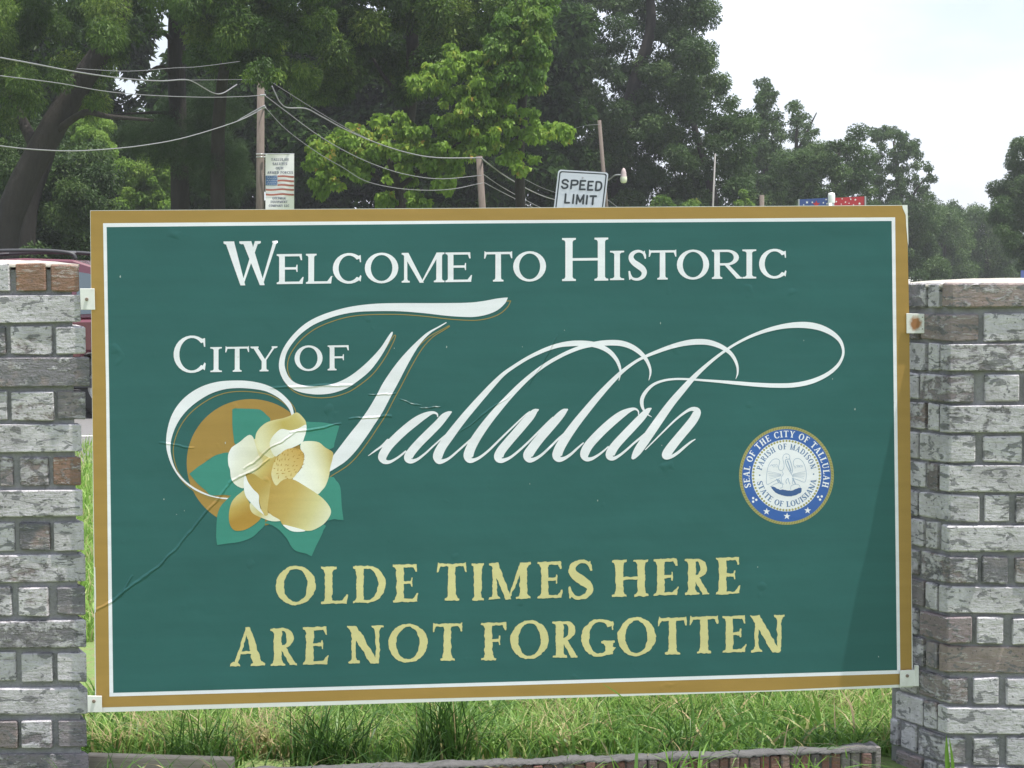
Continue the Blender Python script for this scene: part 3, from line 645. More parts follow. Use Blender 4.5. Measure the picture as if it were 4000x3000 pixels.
fine += S6([(885, 575), (885, 530), (860, 505), (820, 503), (790, 530), (785, 580), (800, 640), (800, 700), (775, 745), (735, 740), (720, 700), (735, 640), (735, 600), (700, 575), (640, 585), (590, 640), (560, 720), (545, 830), (550, 950), (640, 910), (740, 860)], 7)
fine += S6([(885, 575), (905, 640), (920, 700), (925, 760), (905, 785), (870, 730), (835, 660), (825, 590), (885, 575)], 10)
fine += S6([(850, 600), (880, 680), (905, 760)], 16)
fine += S6([(960, 700), (940, 650), (945, 600), (980, 570), (1030, 575), (1080, 620), (1115, 700), (1130, 800), (1110, 915), (1020, 890), (930, 860)], 7)
for k_ in range(5): fine += S6([(560+k_*8, 760+k_*28), (650, 775+k_*20), (760, 800+k_*6)], 4)+S6([(1120-k_*6, 760+k_*26), (1040, 775+k_*18), (930, 800+k_*8)], 4)
for k_ in range(4): fine += S6([(590+k_*30, 690-k_*12), (620+k_*26, 660), (650+k_*20, 700)], 5)+S6([(960+k_*30, 720-k_*12), (990+k_*26, 670), (1020+k_*20, 700)], 5)
fine += S6([(775, 760), (790, 800), (760, 850), (770, 930), (800, 950)], 7)+S6([(905, 790), (935, 850), (925, 920), (940, 960)], 7)
fine += S6([(840, 940), (830, 900), (860, 860), (870, 900), (890, 950)], 9)
for x, y in ((740, 910), (960, 920), (710, 900), (945, 890)): fine += S6([(x-20, y-30), (x, y), (x+10, y+30)], 16)
fine += S6([(600, 985), (680, 940), (760, 930), (780, 990), (740, 1010)], 6)+S6([(900, 1030), (910, 970), (1000, 950), (1040, 990), (1020, 1010)], 6)
fine.append(disc((2850+836*ks, 1640+553*ks), 9*ks, 8))
flat('pelican_drawing', fine, ink('paleb2', (.32, .40, .55)), H4+.000200)
nest = [(600, 975), (640, 985), (680, 1005), (740, 1025), (800, 1030), (860, 1040), (920, 1040), (980, 1020), (1030, 1000), (1058, 1010), (1060, 1060), (1030, 1085), (970, 1105), (900, 1130), (830, 1125), (750, 1105), (690, 1085), (640, 1040)]
flat('nest_drawing', roughen([[(2850+x*ks, 1640+y*ks) for x, y in nest]], 2, 3, 5), ink('blue2', (.06, .12, .30)), H4+.000200)

fl_ = []
for x, y in [(970, 1352), (1540, 1360), (2585, 1740), (3252, 1480), (3340, 1598), (2960, 2215), (3432, 2565), (470, 1080), (930, 1395), (2205, 1290), (1745, 1355), (2580, 1262), (2335, 1955), (880, 1730), (720, 1995), (690, 2010), (1300, 1080), (3140, 1330), (2070, 1890), (640, 1950), (2040, 1355)]:
    r_ = rng.uniform(1.5, 3.5); fl_.append([[(x+r_*.6*math.cos(a)+rng.uniform(-.6, .6), y+r_*1.5*math.sin(a)) for a in (0, 1, 2, 3, 4, 5)]])
flat('paint_chips', fl_, ink('chip', (.45, .50, .48)), H6, groups=True)['kind'] = 'stuff'
# loose vinyl edges, peeled corner
PEEL = simple('vinyl_back', (.72, .72, .70), .5)
for pts in ([(3524, 801.5), (3545, 800.5), (3547, 880), (3549, 960), (3545, 940), (3540, 880), (3538, 840), (3527, 815)], [(366, 2215), (372, 2215), (375, 2330), (374, 2392), (371, 2392)]):
    flat('peeled_strip', [pts], PEEL, H4)

# brackets ------------------------------------------------
BRK = NT('bracket_paint'); BRK.col(BRK.mix(BRK.ramp(BRK.noise(25, 4), [(.5, 0.0), (.8, 1.0)]), (.72, .72, .70), (.58, .57, .54))).rough(.5); BRK = BRK.m
HOLE = simple('bolt_metal', (.20, .15, .12), .6)
t = NT('rusty_plate')
g = t.n('ShaderNodeTexGradient', gradient_type='SPHERICAL'); mpn = t.n('ShaderNodeMapping'); mpn.inputs['Scale'].default_value = (38, 1, 32)
t.l(t.coord('Object'), mpn.inputs[0]); t.l(mpn.outputs[0], g.inputs[0])
f = t.ramp(t.math('ADD', g.outputs['Fac'], t.math('MULTIPLY', t.math('SUBTRACT', t.noise(90, 4), .5), .7)), [(.15, 0.0), (.55, 1.0)])
t.col(t.mix(f, (.70, .70, .67), (.33, .15, .06))).rough(.7); RUST = t.m
def bracket(pts, h, mat, bolts, label, back=.03):
    pts = np.array(pts, float); c = pts.mean(0); X = onb(pts, h); cc = onb(c, h)
    o = bpy.data.objects.new('bracket', None); link(o); o.empty_display_size = .03; o.parent = board; o.location = tuple(cc); o['label'] = label
    MB().slab([tuple(p-cc) for p in X], (0, .004, 0)).build('plate', mat, o, bevel=.0008)
    for bx, by, r_ in bolts:
        q = onb([bx, by], h+.0005)-cc
        MB().lathe([(0.0001, -.003), (r_*.8, -.003), (r_, -.0015), (r_, .001)], tuple(q), 14, 'Y').build('bolt', HOLE, o)
    return o
bracket([(312, 1127), (369, 1127), (371, 1210), (315, 1210)], .010, BRK, [(339, 1169, .0050)], 'upper left white fixing bracket')
bracket([(341, 2718), (397.5, 2719), (398, 2782), (342, 2783)], .010, BRK, [(366.5, 2739, .0052)], 'lower left white fixing bracket')
bracket([(3541, 1224), (3611, 1226), (3611, 1302), (3542, 1302)], .010, RUST, [(3603, 1239, .0016), (3603, 1285, .0016)], 'upper right fixing bracket stained with rust')
bracket([(3516, 2619), (3582, 2616), (3584, 2680), (3516, 2683)], .010, BRK, [(3544, 2640, .0050)], 'lower right white fixing bracket')
q = onb(np.array([(3575, 2600), (3590, 2600), (3590, 2681), (3575, 2681)], float), .012)
MB().slab([tuple(p) for p in q], (0, .012, 0)).build('bracket_flange', BRK, board, bevel=.001)

# ------------------------------------------------------------------ brick pillars
def brick_mat(name, warm):
    t = NT(name); oi = t.n('ShaderNodeObjectInfo'); rnd = oi.outputs['Random']
    off = t.n('ShaderNodeVectorMath', operation='ADD'); cmb = t.n('ShaderNodeCombineXYZ'); t.l(t.math('MULTIPLY', rnd, 37.0), cmb.inputs[0]); t.l(t.math('MULTIPLY', rnd, 91.0), cmb.inputs[2])
    geo = t.n('ShaderNodeNewGeometry'); t.l(geo.outputs['Position'], off.inputs[0]); t.l(cmb.outputs[0], off.inputs[1]); vec = off.outputs[0]
    if warm == 2: st = [(0, (.20, .09, .065)), (.3, (.30, .13, .09)), (.5, (.17, .13, .12)), (.7, (.27, .10, .07)), (.85, (.25, .23, .22)), (1, (.32, .16, .11))]
    elif warm == 1: st = [(0, (.36, .19, .115)), (.5, (.33, .18, .12)), (1, (.31, .19, .14))]
    else: st = [(0, (.14, .14, .16)), (.16, (.29, .27, .30)), (.3, (.17, .165, .18)), (.45, (.36, .27, .25)), (.56, (.24, .23, .26)), (.7, (.40, .31, .29)), (.82, (.38, .36, .40)), (.92, (.34, .26, .27)), (1, (.18, .175, .20))]
    base = t.ramp(rnd, st)
    base = t.mix(t.math('MULTIPLY', t.noise(38, 5, .6, vec), .9), base, t.mix(.55, base, (.12, .12, .125)))
    if warm == 0:
        tint = t.ramp(t.noise(11, 3, .5, vec), [(.50, 0.0), (.62, .7)]); base = t.mix(tint, base, t.ramp(t.math('FRACT', t.math('MULTIPLY', rnd, 5.7)), [(0, (.36, .26, .23)), (.5, (.30, .28, .31)), (1, (.42, .34, .31))]))
    st2 = t.n('ShaderNodeMapping'); st2.inputs['Scale'].default_value = (1, 1, 2.2); t.l(vec, st2.inputs[0])
    n1 = t.math('ADD', t.math('MULTIPLY', t.noise(11, 7, .68, st2.outputs[0], .5), .65), t.math('MULTIPLY', t.noise(33, 5, .6, vec, .3), .35))
    cov = {0: .462, 1: .60, 2: .66}[warm]; shift = {0: .42, 1: .1, 2: .1}[warm]
    thr = t.math('ADD', t.math('MULTIPLY', t.math('SUBTRACT', t.math('FRACT', t.math('MULTIPLY', rnd, 17.3)), .5), shift), n1)
    m1 = t.ramp(thr, [(cov-.05, 0.0), (cov+.015, .8), (cov+.10, 1.0)])
    wht = t.mix(t.noise(55, 6, .7, vec), (.40, .385, .405), (.84, .81, .85))
    c = t.mix(t.math('MULTIPLY', m1, .92), base, wht)
    edge = t.ramp(thr, [(cov-.05, 0.0), (cov-.03, 1.0), (cov-.005, 0.0)])
    c = t.mix(t.math('MULTIPLY', edge, .35 if warm != 2 else .15), c, (.13, .13, .13))
    v2 = t.n('ShaderNodeMapping'); v2.inputs['Scale'].default_value = (1, 1, 6); t.l(vec, v2.inputs[0])
    ch = t.noise(14, 6, .72, v2.outputs[0])
    c = t.mix(t.ramp(ch, [(.58, 0.0), (.61, .6), (.64, .0)]), c, (.74, .74, .74) if warm != 2 else (.2, .17, .16))
    blot = t.ramp(t.noise(20, 4, .55, st2.outputs[0], .8), [(.565, 0.0), (.60, 1.0)])
    c = t.mix(t.math('MULTIPLY', blot, .8 if warm == 0 else .2), c, t.mix(t.noise(70, 4, .6, vec), (.09, .095, .105), (.24, .24, .25)))
    grime = t.ramp(t.noise(7, 5, .6, vec), [(.33, .35), (.52, 0.0)]); c = t.mix(grime, c, (.13, .12, .13))
    pit = t.ramp(t.noise(95, 3, .5, vec), [(.30, 1.0), (.36, 0.0)])
    c = t.mix(t.math('MULTIPLY', pit, .7), c, (.08, .08, .08))
    t.col(c).rough(.92)
    h = t.math('ADD', t.math('MULTIPLY', m1, .5), t.math('ADD', t.math('MULTIPLY', t.noise(110, 5, .7, vec), .5), t.math('MULTIPLY', t.noise(34, 4, .6, vec), .9)))
    t.bump(t.math('ADD', h, t.math('MULTIPLY', ch, .8)), 1.0, .012)
    return t.m
BRICK, BRICKO, BRICKR = brick_mat('reclaimed_brick', 0), brick_mat('orange_brick', 1), brick_mat('edging_brick', 2)
t = NT('mortar'); t.col(t.mix(t.noise(30, 6, .65, t.coord('Object')), (.17, .165, .175), (.40, .395, .41))).rough(.95).bump(t.noise(70, 6, .7), .9, .01); MORT = t.m
t = NT('cap_mortar'); t.col(t.mix(t.noise(30, 6, .65), (.34, .32, .27), (.55, .52, .46))).rough(.95).bump(t.noise(60, 6, .7), .9, .012); CAPM = t.m
def brick(parent, plan, z0, z1, mat=BRICK, jit=.0034, org=None):
    """plan: 4 points (x, y) counter-clockwise; slightly crooked, chipped prism"""
    plan = [np.array(p) + rng.uniform(-jit, jit, 2) for p in plan]; n = len(plan)
    a = rng.uniform(-jit, jit, 8)
    V = [(p[0], p[1], z0+a[i]) for i, p in enumerate(plan)]+[(p[0], p[1], z1+a[4+i]) for i, p in enumerate(plan)]
    m = MB().poly(V, [(3, 2, 1, 0), (4, 5, 6, 7), (0, 1, 5, 4), (1, 2, 6, 5), (2, 3, 7, 6), (3, 0, 4, 7)])
    return m.build('brick', mat, parent, local=False, bevel=rng.uniform(.002, .0045))

# left pillar: its face is just behind the board's left edge
YL = float(at(352, 1800, 5)[1]); pL = bo+ux*0
tL = ((bo-C0)@nrm)/(ray(352, 1800)@nrm); YL = float((C0+ray(352, 1800)*tL)[1])+.022
rowsL = [(1030, 1138, [(-160, -60), (-38, 38), (57, 174), (196, 310)]), (1153, 1261, [(-600, -190), (-180, 313)]), (1274, 1384, [(-300, -140), (-120, 15), (38, 202), (221, 332)]), (1401, 1512, [(-600, -170), (-160, 349)]),
         (1529, 1642, [(-300, -160), (-140, 24), (42, 208), (222, 337)]), (1660, 1765, [(-600, -200), (-190, 320)]), (1786, 1896, [(-260, -150), (-130, -20), (-5, 49), (73, 189), (209, 320)]), (1915, 2020, [(-600, -180), (-170, 323)]),
         (2041, 2150, [(-300, -130), (-115, 51), (73, 190), (212, 328)]), (2168, 2274, [(-600, -200), (-190, 330)]), (2294, 2404, [(-300, -130), (-110, 46), (74, 190), (217, 331)]), (2425, 2532, [(-600, -150), (-140, 335)]),
         (2551, 2663, [(-300, -130), (-110, 60), (86, 200), (223, 338)]), (2686, 2792, [(-600, -150), (-140, 340)]), (2814, 2923, [(-300, -130), (-110, 64), (88, 202), (226, 340)]), (2948, 3055, [(-600, -150), (-140, 344)]), (3080, 3190, [(-300, -130), (-110, 70), (94, 206), (230, 344)])]
pl = empty('brick_pillar', (float(at(100, 1500, YL)[0]), YL+.15, 0), 'left brick pillar of greyish reclaimed bricks with one orange brick in its top course', 'pillar', 'brick pillars holding the sign')
DL = .34
xr0 = float(at(322, 1800, YL)[0])-.012; xl0 = float(at(-500, 1800, YL)[0])
ztop = float(at(100, 1040, YL)[2])
SK = -.442/.897
MB().slab([(xl0, YL+.014, -.05), (xr0-.006+.014*SK, YL+.014, -.05), (xr0-.006+DL*SK, YL+DL, -.05), (xl0, YL+DL, -.05)], (0, 0, ztop+.04)).build('mortar_core', MORT, pl, local=False)
for ri, (v0, v1, cells_) in enumerate(rowsL):
    z1, z0 = float(at(150, v0, YL)[2]), float(at(150, v1, YL)[2])
    for ci, (u0, u1) in enumerate(cells_):
        x0, x1 = float(at(u0, v0, YL)[0]), float(at(u1, v0, YL)[0]); prj = rng.uniform(-.004, .003) + (.006 if ri == 3 else 0)*-1
        last = ci == len(cells_)-1; dep = .085 if len(cells_) > 2 else .05
        mt = BRICKO if (ri, ci) in ((0, 3), (0, 2), (6, 4)) else BRICK
        brick(pl, [(x0, YL+prj), (x1, YL+prj), (x1+dep*SK*last, YL+dep), (x0, YL+dep)], z0, z1, mt)
    # return face (right side)
    y = YL+(.062 if len(cells_) <= 2 else .097)
    xe = float(at(cells_[-1][1], v0, YL)[0])-.003
    for wd_ in ((.115, .115) if len(cells_) <= 2 else (.19, .05)):
        if y+wd_ > YL+DL+.02: break
        xa, xb = xe+(y-YL)*SK, xe+(y+wd_-YL)*SK; brick(pl, [(xa-.05, y), (xa, y), (xb, y+wd_), (xb-.05, y+wd_)], z0, z1); y += wd_+.013
# crowned mortar cap
def cap(parent, plan, z, rise, mat):
    plan = np.array(plan); c = plan.mean(0); V = []; F = []; K = 10; n = 0; ringp = []
    m = len(plan); N = 48; per = []
    for i in range(N):
        s = i*m/N; k = int(s); per.append(plan[k]+(plan[(k+1) % m]-plan[k])*(s-k))
    per = np.array(per)
    for k in range(K+1):
        f_ = 1-k/K
        for i in range(N):
            p = c+(per[i]-c)*f_; zz = z+rise*(1-f_**3)+(rng.uniform(-.0025, .0025) if k else 0)
            V.append((p[0], p[1], zz))
    b = len(V)
    for i in range(N): V.append((per[i][0], per[i][1], z-.008))
    for k in range(K):
        for i in range(N): F.append((k*N+i, k*N+(i+1) % N, (k+1)*N+(i+1) % N, (k+1)*N+i))
    for i in range(N): F.append((b+i, b+(i+1) % N, (i+1) % N, i))
    return np_mesh('mortar_cap', V, F, mat, parent, True, local=False)
xc_ = float(at(309, 1030, YL)[0])
cap(pl, [(xl0, YL+.004), (xc_, YL+.004), (xc_+DL*SK, YL+DL), (xl0, YL+DL)], float(at(310, 1032, YL)[2]), .014, CAPM)

# right pillar: front face nearly parallel to the picture, flank running away at 26 degrees
CY = 5.33; cor = at(3713, 1300, CY)[:2]; fdir = np.array([math.cos(R(-4)), math.sin(R(-4))]); sdir = np.array([-.442, .897]); sdir /= np.linalg.norm(sdir)
inn = np.array([-fdir[1], fdir[0]])         # into the pillar
sn = np.array([sdir[1], -sdir[0]])          # flank inward normal
pr = empty('brick_pillar', (float(cor[0]+.3), float(cor[1]+.15), 0), 'right brick pillar with a shaded flank beside the sign and a flat streaked top course', 'pillar', 'brick pillars holding the sign')
def tflank(u):                              # distance along the flank seen in direction u
    d = ray(u, 1900); dx, dy = d[0]/d[1], 1
    A = np.array([[sdir[0], -dx], [sdir[1], -dy]]); return float(np.linalg.solve(A, -cor)[0])
def tfront(u):
    d = ray(u, 1900); A = np.array([[fdir[0], -d[0]/d[1]], [fdir[1], -1]]); return float(np.linalg.solve(A, -cor)[0])
rowsR = [(1107, 1203, 0), (1228, 1332, [(3717, 3814), (3838, 4012), (4030, 4140)]), (1346, 1452, 0), (1466, 1570, [(3716, 3806), (3845, 3978), (4000, 4120)]), (1582, 1688, 0), (1705, 1806, [(3716, 3808), (3837, 3990), (4010, 4120)]),
         (1820, 1922, 0), (1936, 2038, [(3717, 3825), (3848, 3948), (3972, 4080)]), (2051, 2155, 0), (2176, 2277, [(3716, 3820), (3843, 3940), (3968, 4070)]), (2294, 2395, 0), (2412, 2513, [(3716, 3800), (3822, 3925), (3960, 4060)]),
         (2526, 2630, 0), (2648, 2750, [(3710, 3795), (3807, 3915), (3936, 4040)]), (2763, 2868, 0), (2881, 2985, [(3705, 3787), (3809, 3915), (3946, 4050)]), (3000, 3105, 0), (3120, 3220, [(3705, 3790), (3812, 3915), (3946, 4050)])]
FW = tfront(4420); SLN = tflank(3478)
e1 = cor+sdir*SLN; e2 = cor+fdir*FW
def pp(f_, s_, ins=0, inf=0): return tuple(cor+fdir*f_+sdir*s_+inn*ins+sn*inf)
core = [cor+inn*.013+sn*.012, e2+inn*.013, e2+inn*.33, e1+sn*.012]
zt = float(at(3713, 1118, CY)[2])
V = [(p[0], p[1], z) for z in (-.05, zt-.012) for p in core]
MB().poly(V, [(3, 2, 1, 0), (4, 5, 6, 7), (0, 1, 5, 4), (1, 2, 6, 5), (2, 3, 7, 6), (3, 0, 4, 7)]).build('mortar_core', MORT, pr, local=False)
for ri, (v0, v1, cc_) in enumerate(rowsR):
    z1, z0 = float(at(3713, v0, CY)[2]), float(at(3713, v1, CY)[2]); j = rng.uniform(-.003, .003)
    if cc_ == 0:
        w1 = .39; dp = .042
        brick(pr, [cor+inn*j, cor+fdir*w1+inn*j, cor+fdir*w1+inn*.06, cor+sdir*dp], z0, z1)
        brick(pr, [cor+fdir*(w1+.012)+inn*j, e2+inn*j, e2+inn*.06, cor+fdir*(w1+.012)+inn*.06], z0, z1)
        s_ = dp+.012
        for wd_ in (.052, .13, .09):
            s1 = min(s_+wd_, SLN); brick(pr, [cor+sdir*s1, cor+sdir*s_, cor+sdir*s_+sn*.05, cor+sdir*s1+sn*.05], z0, z1); s_ = s1+.013
            if s_ > SLN-.02: break
    else:
        for ci, (u0, u1) in enumerate(cc_):
            f0, f1 = tfront(u0), tfront(u1)
            if ci == 0: f0 = 0
            a_ = cor+fdir*f0; b_ = cor+fdir*f1
            if ci == 0: brick(pr, [a_+inn*j, b_+inn*j, b_+inn*.09, cor+sdir*(.135+j)], z0, z1)
            else: brick(pr, [a_+inn*j, b_+inn*j, b_+inn*.09, a_+inn*.09], z0, z1)
        f_ = f1+.018
        while f_ < FW-.03:
            brick(pr, [cor+fdir*f_+inn*j, cor+fdir*(f_+.08)+inn*j, cor+fdir*(f_+.08)+inn*.09, cor+fdir*f_+inn*.09], z0, z1); f_ += .098
        s_ = .135+.014
        for wd_ in (.075, .09):
            s1 = min(s_+wd_, SLN); brick(pr, [cor+sdir*s1, cor+sdir*s_, cor+sdir*s_+sn*.05, cor+sdir*s1+sn*.05], z0, z1); s_ = s1+.012
            if s_ > SLN-.02: break
cap(pr, [cor+inn*.004, e2, e2+inn*.33, e1], float(at(3713, 1112, CY)[2]), .017, CAPM)

# ------------------------------------------------------------------ low brick edging and timber
ew = empty('brick_edging', tuple(atz(2400, 2950, 0.0)), 'low garden edging wall of dark red upright bricks under the sign', 'garden wall')
A0, A1 = atz(1200, 3006, .092)[:2], atz(3385, 2924, .092)[:2]
d_ = (A1-A0)/np.linalg.norm(A1-A0); nrmw = np.array([-d_[1], d_[0]]); LW = np.linalg.norm(A1-A0)+.04
pitch = .0315; s_ = -.75; k = 0
while s_ < LW-.03:
    wd_ = pitch*rng.uniform(.84, .93); p0 = A0+d_*s_; p1 = A0+d_*(s_+wd_); f_ = rng.uniform(-.005, .004)
    zt_ = .082+rng.uniform(-.004, .002)
    brick(ew, [p0+nrmw*f_, p1+nrmw*f_, p1+nrmw*.055, p0+nrmw*.055], -.03, zt_, BRICKR, .001); s_ += pitch; k += 1
V, F = [], []
NS = 220
for i in range(NS+1):
    p = A0+d_*(-.76+(LW+.75)*i/NS); h = .089+rng.uniform(-.0022, .0022)+.003*math.sin(i*.31)*math.sin(i*.083)+(.004 if i > NS-9 else 0)
    for (o_, z_) in ((-.003, .081+rng.uniform(-.005, .003)), (-.004, h-.003), (.004, h), (.030, h+.001), (.060, h-.002), (.062, .0)):
        q = p+nrmw*o_; V.append((q[0], q[1], z_))
for i in range(NS):
    for j in range(5): F.append((i*6+j, (i+1)*6+j, (i+1)*6+j+1, i*6+j+1))
t = NT('edging_mortar'); t.col(t.mix(t.noise(40, 5), (.05, .049, .048), (.13, .127, .124))).rough(.95).bump(t.noise(90, 5), .8, .008)
w0, w1 = A0-d_*.76, A0+d_*(LW-.01)
MB().slab([(*(w0+nrmw*.006), -.03), (*(w1+nrmw*.006), -.03), (*(w1+nrmw*.05), -.03), (*(w0+nrmw*.05), -.03)], (0, 0, .105)).build('mortar_core', t.m, ew, local=False)
np_mesh('mortar_bed', V, F, t.m, ew, True, local=False)
MB().box(-.02, .0, -.0, .0, 0, 0) if False else None
pe = A0+d_*(LW-.012)
brick(ew, [pe, pe+d_*.02, pe+d_*.02+nrmw*.08, pe+nrmw*.08], -.03, .095, BRICKR, .002)
t = NT('weathered_wood'); v_ = t.coord('Object', (1.2, 1, 22)); t.col(t.mix(t.noise(6, 6, .6, v_, 1.5), (.26, .22, .17), (.50, .44, .36))).rough(.85).bump(t.noise(8, 6, .6, v_), .6, .006); WOOD = t.m
tp = atz(330, 2951, .09); tq = atz(905, 2963, .09)
tb = MB(); a_, b_ = np.array(tp), np.array(tq); dv = (b_-a_)[:2]; dv /= np.linalg.norm(dv); nv = np.array([-dv[1], dv[0]])
pts = [(*a_[:2], .09), (*b_[:2], .088), (*(b_[:2]+nv*.04), .086), (*(a_[:2]+nv*.04), .09)]
o = MB().slab(pts, (0, 0, -.11)).build('timber_plank', WOOD, bevel=.004); tag(o, 'weathered timber plank on edge beside the left pillar foot', 'plank')

# ------------------------------------------------------------------ vegetation
def leaves_obj(name, C, T, Nn, Ln, Wd, mat, parent=None, tone=None, kind=None, fold=.25, heart=False):
    """C centres, T axis directions, Nn face normals, Ln lengths, Wd widths: two triangles per leaf"""
    T = T/np.linalg.norm(T, axis=1)[:, None]; S = np.cross(T, Nn); S /= np.maximum(np.linalg.norm(S, axis=1), 1e-6)[:, None]; Nn = np.cross(S, T)
    L_, W_ = Ln[:, None], Wd[:, None]
    a = C-T*L_*.5; b = C+S*W_*.5+T*L_*(-.12)+Nn*W_*fold; c = C+T*L_*.5-Nn*W_*.25; d = C-S*W_*.5+T*L_*(-.12)+Nn*W_*fold
    V = np.stack([a, b, c, d], 1).reshape(-1, 3); n = len(C); i = np.arange(n)*4
    F = np.concatenate([np.stack([i, i+1, i+2], 1), np.stack([i, i+2, i+3], 1)])
    o = np_mesh(name, V, F, mat, parent, local=False)
    tone = rng.random(n) if tone is None else tone
    at_ = o.data.attributes.new('tone', 'FLOAT', 'POINT'); at_.data.foreach_set('value', np.repeat(tone, 4).astype(np.float32))
    if kind: o['kind'] = kind
    return o
def unit(n):
    v = rng.normal(size=(n, 3)); return v/np.linalg.norm(v, axis=1)[:, None]
def inpoly(P, poly):
    poly = np.array(poly, float); x, y = P[:, 0], P[:, 1]; r = np.zeros(len(P), bool); j = len(poly)-1
    for i in range(len(poly)):
        xi, yi = poly[i]; xj, yj = poly[j]
        c = ((yi > y) != (yj > y)) & (x < (xj-xi)*(y-yi)/(yj-yi+1e-9)+xi); r ^= c; j = i
    return r
def sample(poly, n):
    p = np.array(poly, float); lo, hi = p.min(0), p.max(0); out = np.zeros((0, 2))
    while len(out) < n:
        q = rng.uniform(lo, hi, (n*3, 2)); out = np.vstack([out, q[inpoly(q, poly)]])
    return out[:n]
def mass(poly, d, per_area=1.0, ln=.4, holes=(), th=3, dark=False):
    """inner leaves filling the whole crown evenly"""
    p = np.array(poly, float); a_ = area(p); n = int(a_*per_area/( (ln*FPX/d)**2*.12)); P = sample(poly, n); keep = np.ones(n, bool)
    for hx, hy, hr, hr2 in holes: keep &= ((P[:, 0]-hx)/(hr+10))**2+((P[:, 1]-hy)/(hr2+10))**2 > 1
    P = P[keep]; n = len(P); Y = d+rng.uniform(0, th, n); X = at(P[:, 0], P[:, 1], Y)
    L_ = ln*rng.uniform(.6, 1.3, n); return X, unit(n)+np.array([0, 0, -.3]), unit(n)*.8+np.array([0, 0, .9]), L_, L_*rng.uniform(.35, .55, n), rng.random(n)*.5  # inner tones kept to the darker half, painting shade inside the crown
def shrink(poly, k=.9):
    p = np.array(poly, float); c = p.mean(0); return c+(p-c)*k
def both(a, b): return tuple(np.concatenate([x, y]) for x, y in zip(a, b))
def foliage(clumps, per, ln, wd, droop=.4, flat_=.8, shell=.45):
    """clumps: rows (x, y, z, radius)"""
    cl = np.array(clumps); w_ = cl[:, 3]**2; cnt = np.maximum(4, (1.35*per*w_/w_.mean()).astype(int)); idx = np.repeat(np.arange(len(cl)), cnt); n = len(idx)
    u = unit(n); rr = rng.random(n)**shell; ctr = cl[idx, :3]+u*rr[:, None]*cl[idx, 3:4]*np.array([1, 1, flat_])
    T = u*.8+unit(n)*.7+np.array([0, 0, -droop]); Nn = unit(n)*.8+np.array([0, 0, 1.0])
    L_ = ln*rng.uniform(.65, 1.3, n); return ctr, T, Nn, L_, L_*wd*rng.uniform(.8, 1.2, n), np.clip(rng.random(len(cl))[idx]*.65+rng.random(n)*.45-.05, 0, 1)
BARK = NT('bark'); v_ = BARK.coord('Object', (3, 3, .7)); BARK.col(BARK.mix(BARK.noise(3, 6, .65, v_), (.014, .012, .010), (.045, .038, .032))).rough(.95).bump(BARK.noise(5, 6, .7, v_), 1, .08); BARK = BARK.m
DARKB = simple('dark_bark', (.045, .04, .035), .95, .3, 3)
DK = leaf_mat('pecan_leaf', [(0, (.026, .058, .010)), (.45, (.055, .112, .018)), (.8, (.12, .20, .032)), (1, (.23, .31, .06))], .40)
MD = leaf_mat('oak_leaf', [(0, (.028, .058, .017)), (.5, (.050, .096, .026)), (.85, (.080, .138, .038)), (1, (.125, .185, .06))], .32)
LT = leaf_mat('catalpa_leaf', [(0, (.10, .19, .025)), (.5, (.17, .29, .038)), (.85, (.25, .37, .055)), (.97, (.36, .40, .07)), (1, (.50, .33, .08))], .45)
PN = leaf_mat('pine_needle', [(0, (.03, .065, .02)), (1, (.06, .115, .035))], .2)
GB = leaf_mat('bush_leaf', [(0, (.11, .20, .03)), (.6, (.18, .30, .05)), (1, (.26, .36, .07))], .5)
LASTPOLY = []
def clumps_in(poly, d, th, n, rpx, holes=()):
    LASTPOLY.append((poly, d, holes)); n = int(n*1.5)
    P = sample(poly, n); Y = d+rng.uniform(-th, th, n)
    keep = np.ones(n, bool)
    for hx, hy, hr, hr2 in holes: keep &= ((P[:, 0]-hx)/(hr+rpx*.55))**2+((P[:, 1]-hy)/(hr2+rpx*.55))**2 > 1
    P, Y = P[keep], Y[keep]; X = at(P[:, 0], P[:, 1], Y); r = rpx*rng.uniform(.55, 1.35, len(P))*Y/FPX
    return np.hstack([X, r[:, None]])
def limb(parent, pts, d, rad, mat=BARK, name='trunk'):
    P = [tuple(at(u, v, d+dy)) for u, v, dy in pts]
    if len(P) > 2: P = cat(P, 4)
    n = len(P); r_ = np.interp(np.linspace(0, 1, n), np.linspace(0, 1, len(rad)), rad)
    return MB().tube(P, list(r_), 10).build(name, mat, parent, local=False, smooth=True)
def gbase(u, d): p = at(u, 1300, d); return (float(p[0]), float(d), 0)
def tree(u, d, label, mat, crown, trunk, group='trees behind the road', cat_='tree', name='tree'):
    o = empty(name, gbase(u, d), label, cat_, group)
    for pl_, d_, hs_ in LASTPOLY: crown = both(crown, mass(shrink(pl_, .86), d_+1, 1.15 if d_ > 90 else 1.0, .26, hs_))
    LASTPOLY.clear()
    C, T, Nn, L_, W_, tone_ = crown
    leaves_obj('crown', C, T, Nn, L_, W_, mat, o, tone_)
    for pts, rad in trunk: limb(o, pts, d, rad, name='trunk' if rad[0] > .16 else 'limb')
    return o
def gpx(d): return 1100+CAMZ*FPX/d+6
HO = [(600, 175, 34, 18), (650, 95, 8, 22), (735, 140, 16, 22), (640, 270, 18, 16), (440, 330, 12, 10), (500, 400, 16, 18), (600, 455, 36, 8), (310, 125, 6, 6)]
HS = HO+[(430, 540, 40, 40), (560, 720, 110, 90), (330, 520, 60, 30)]
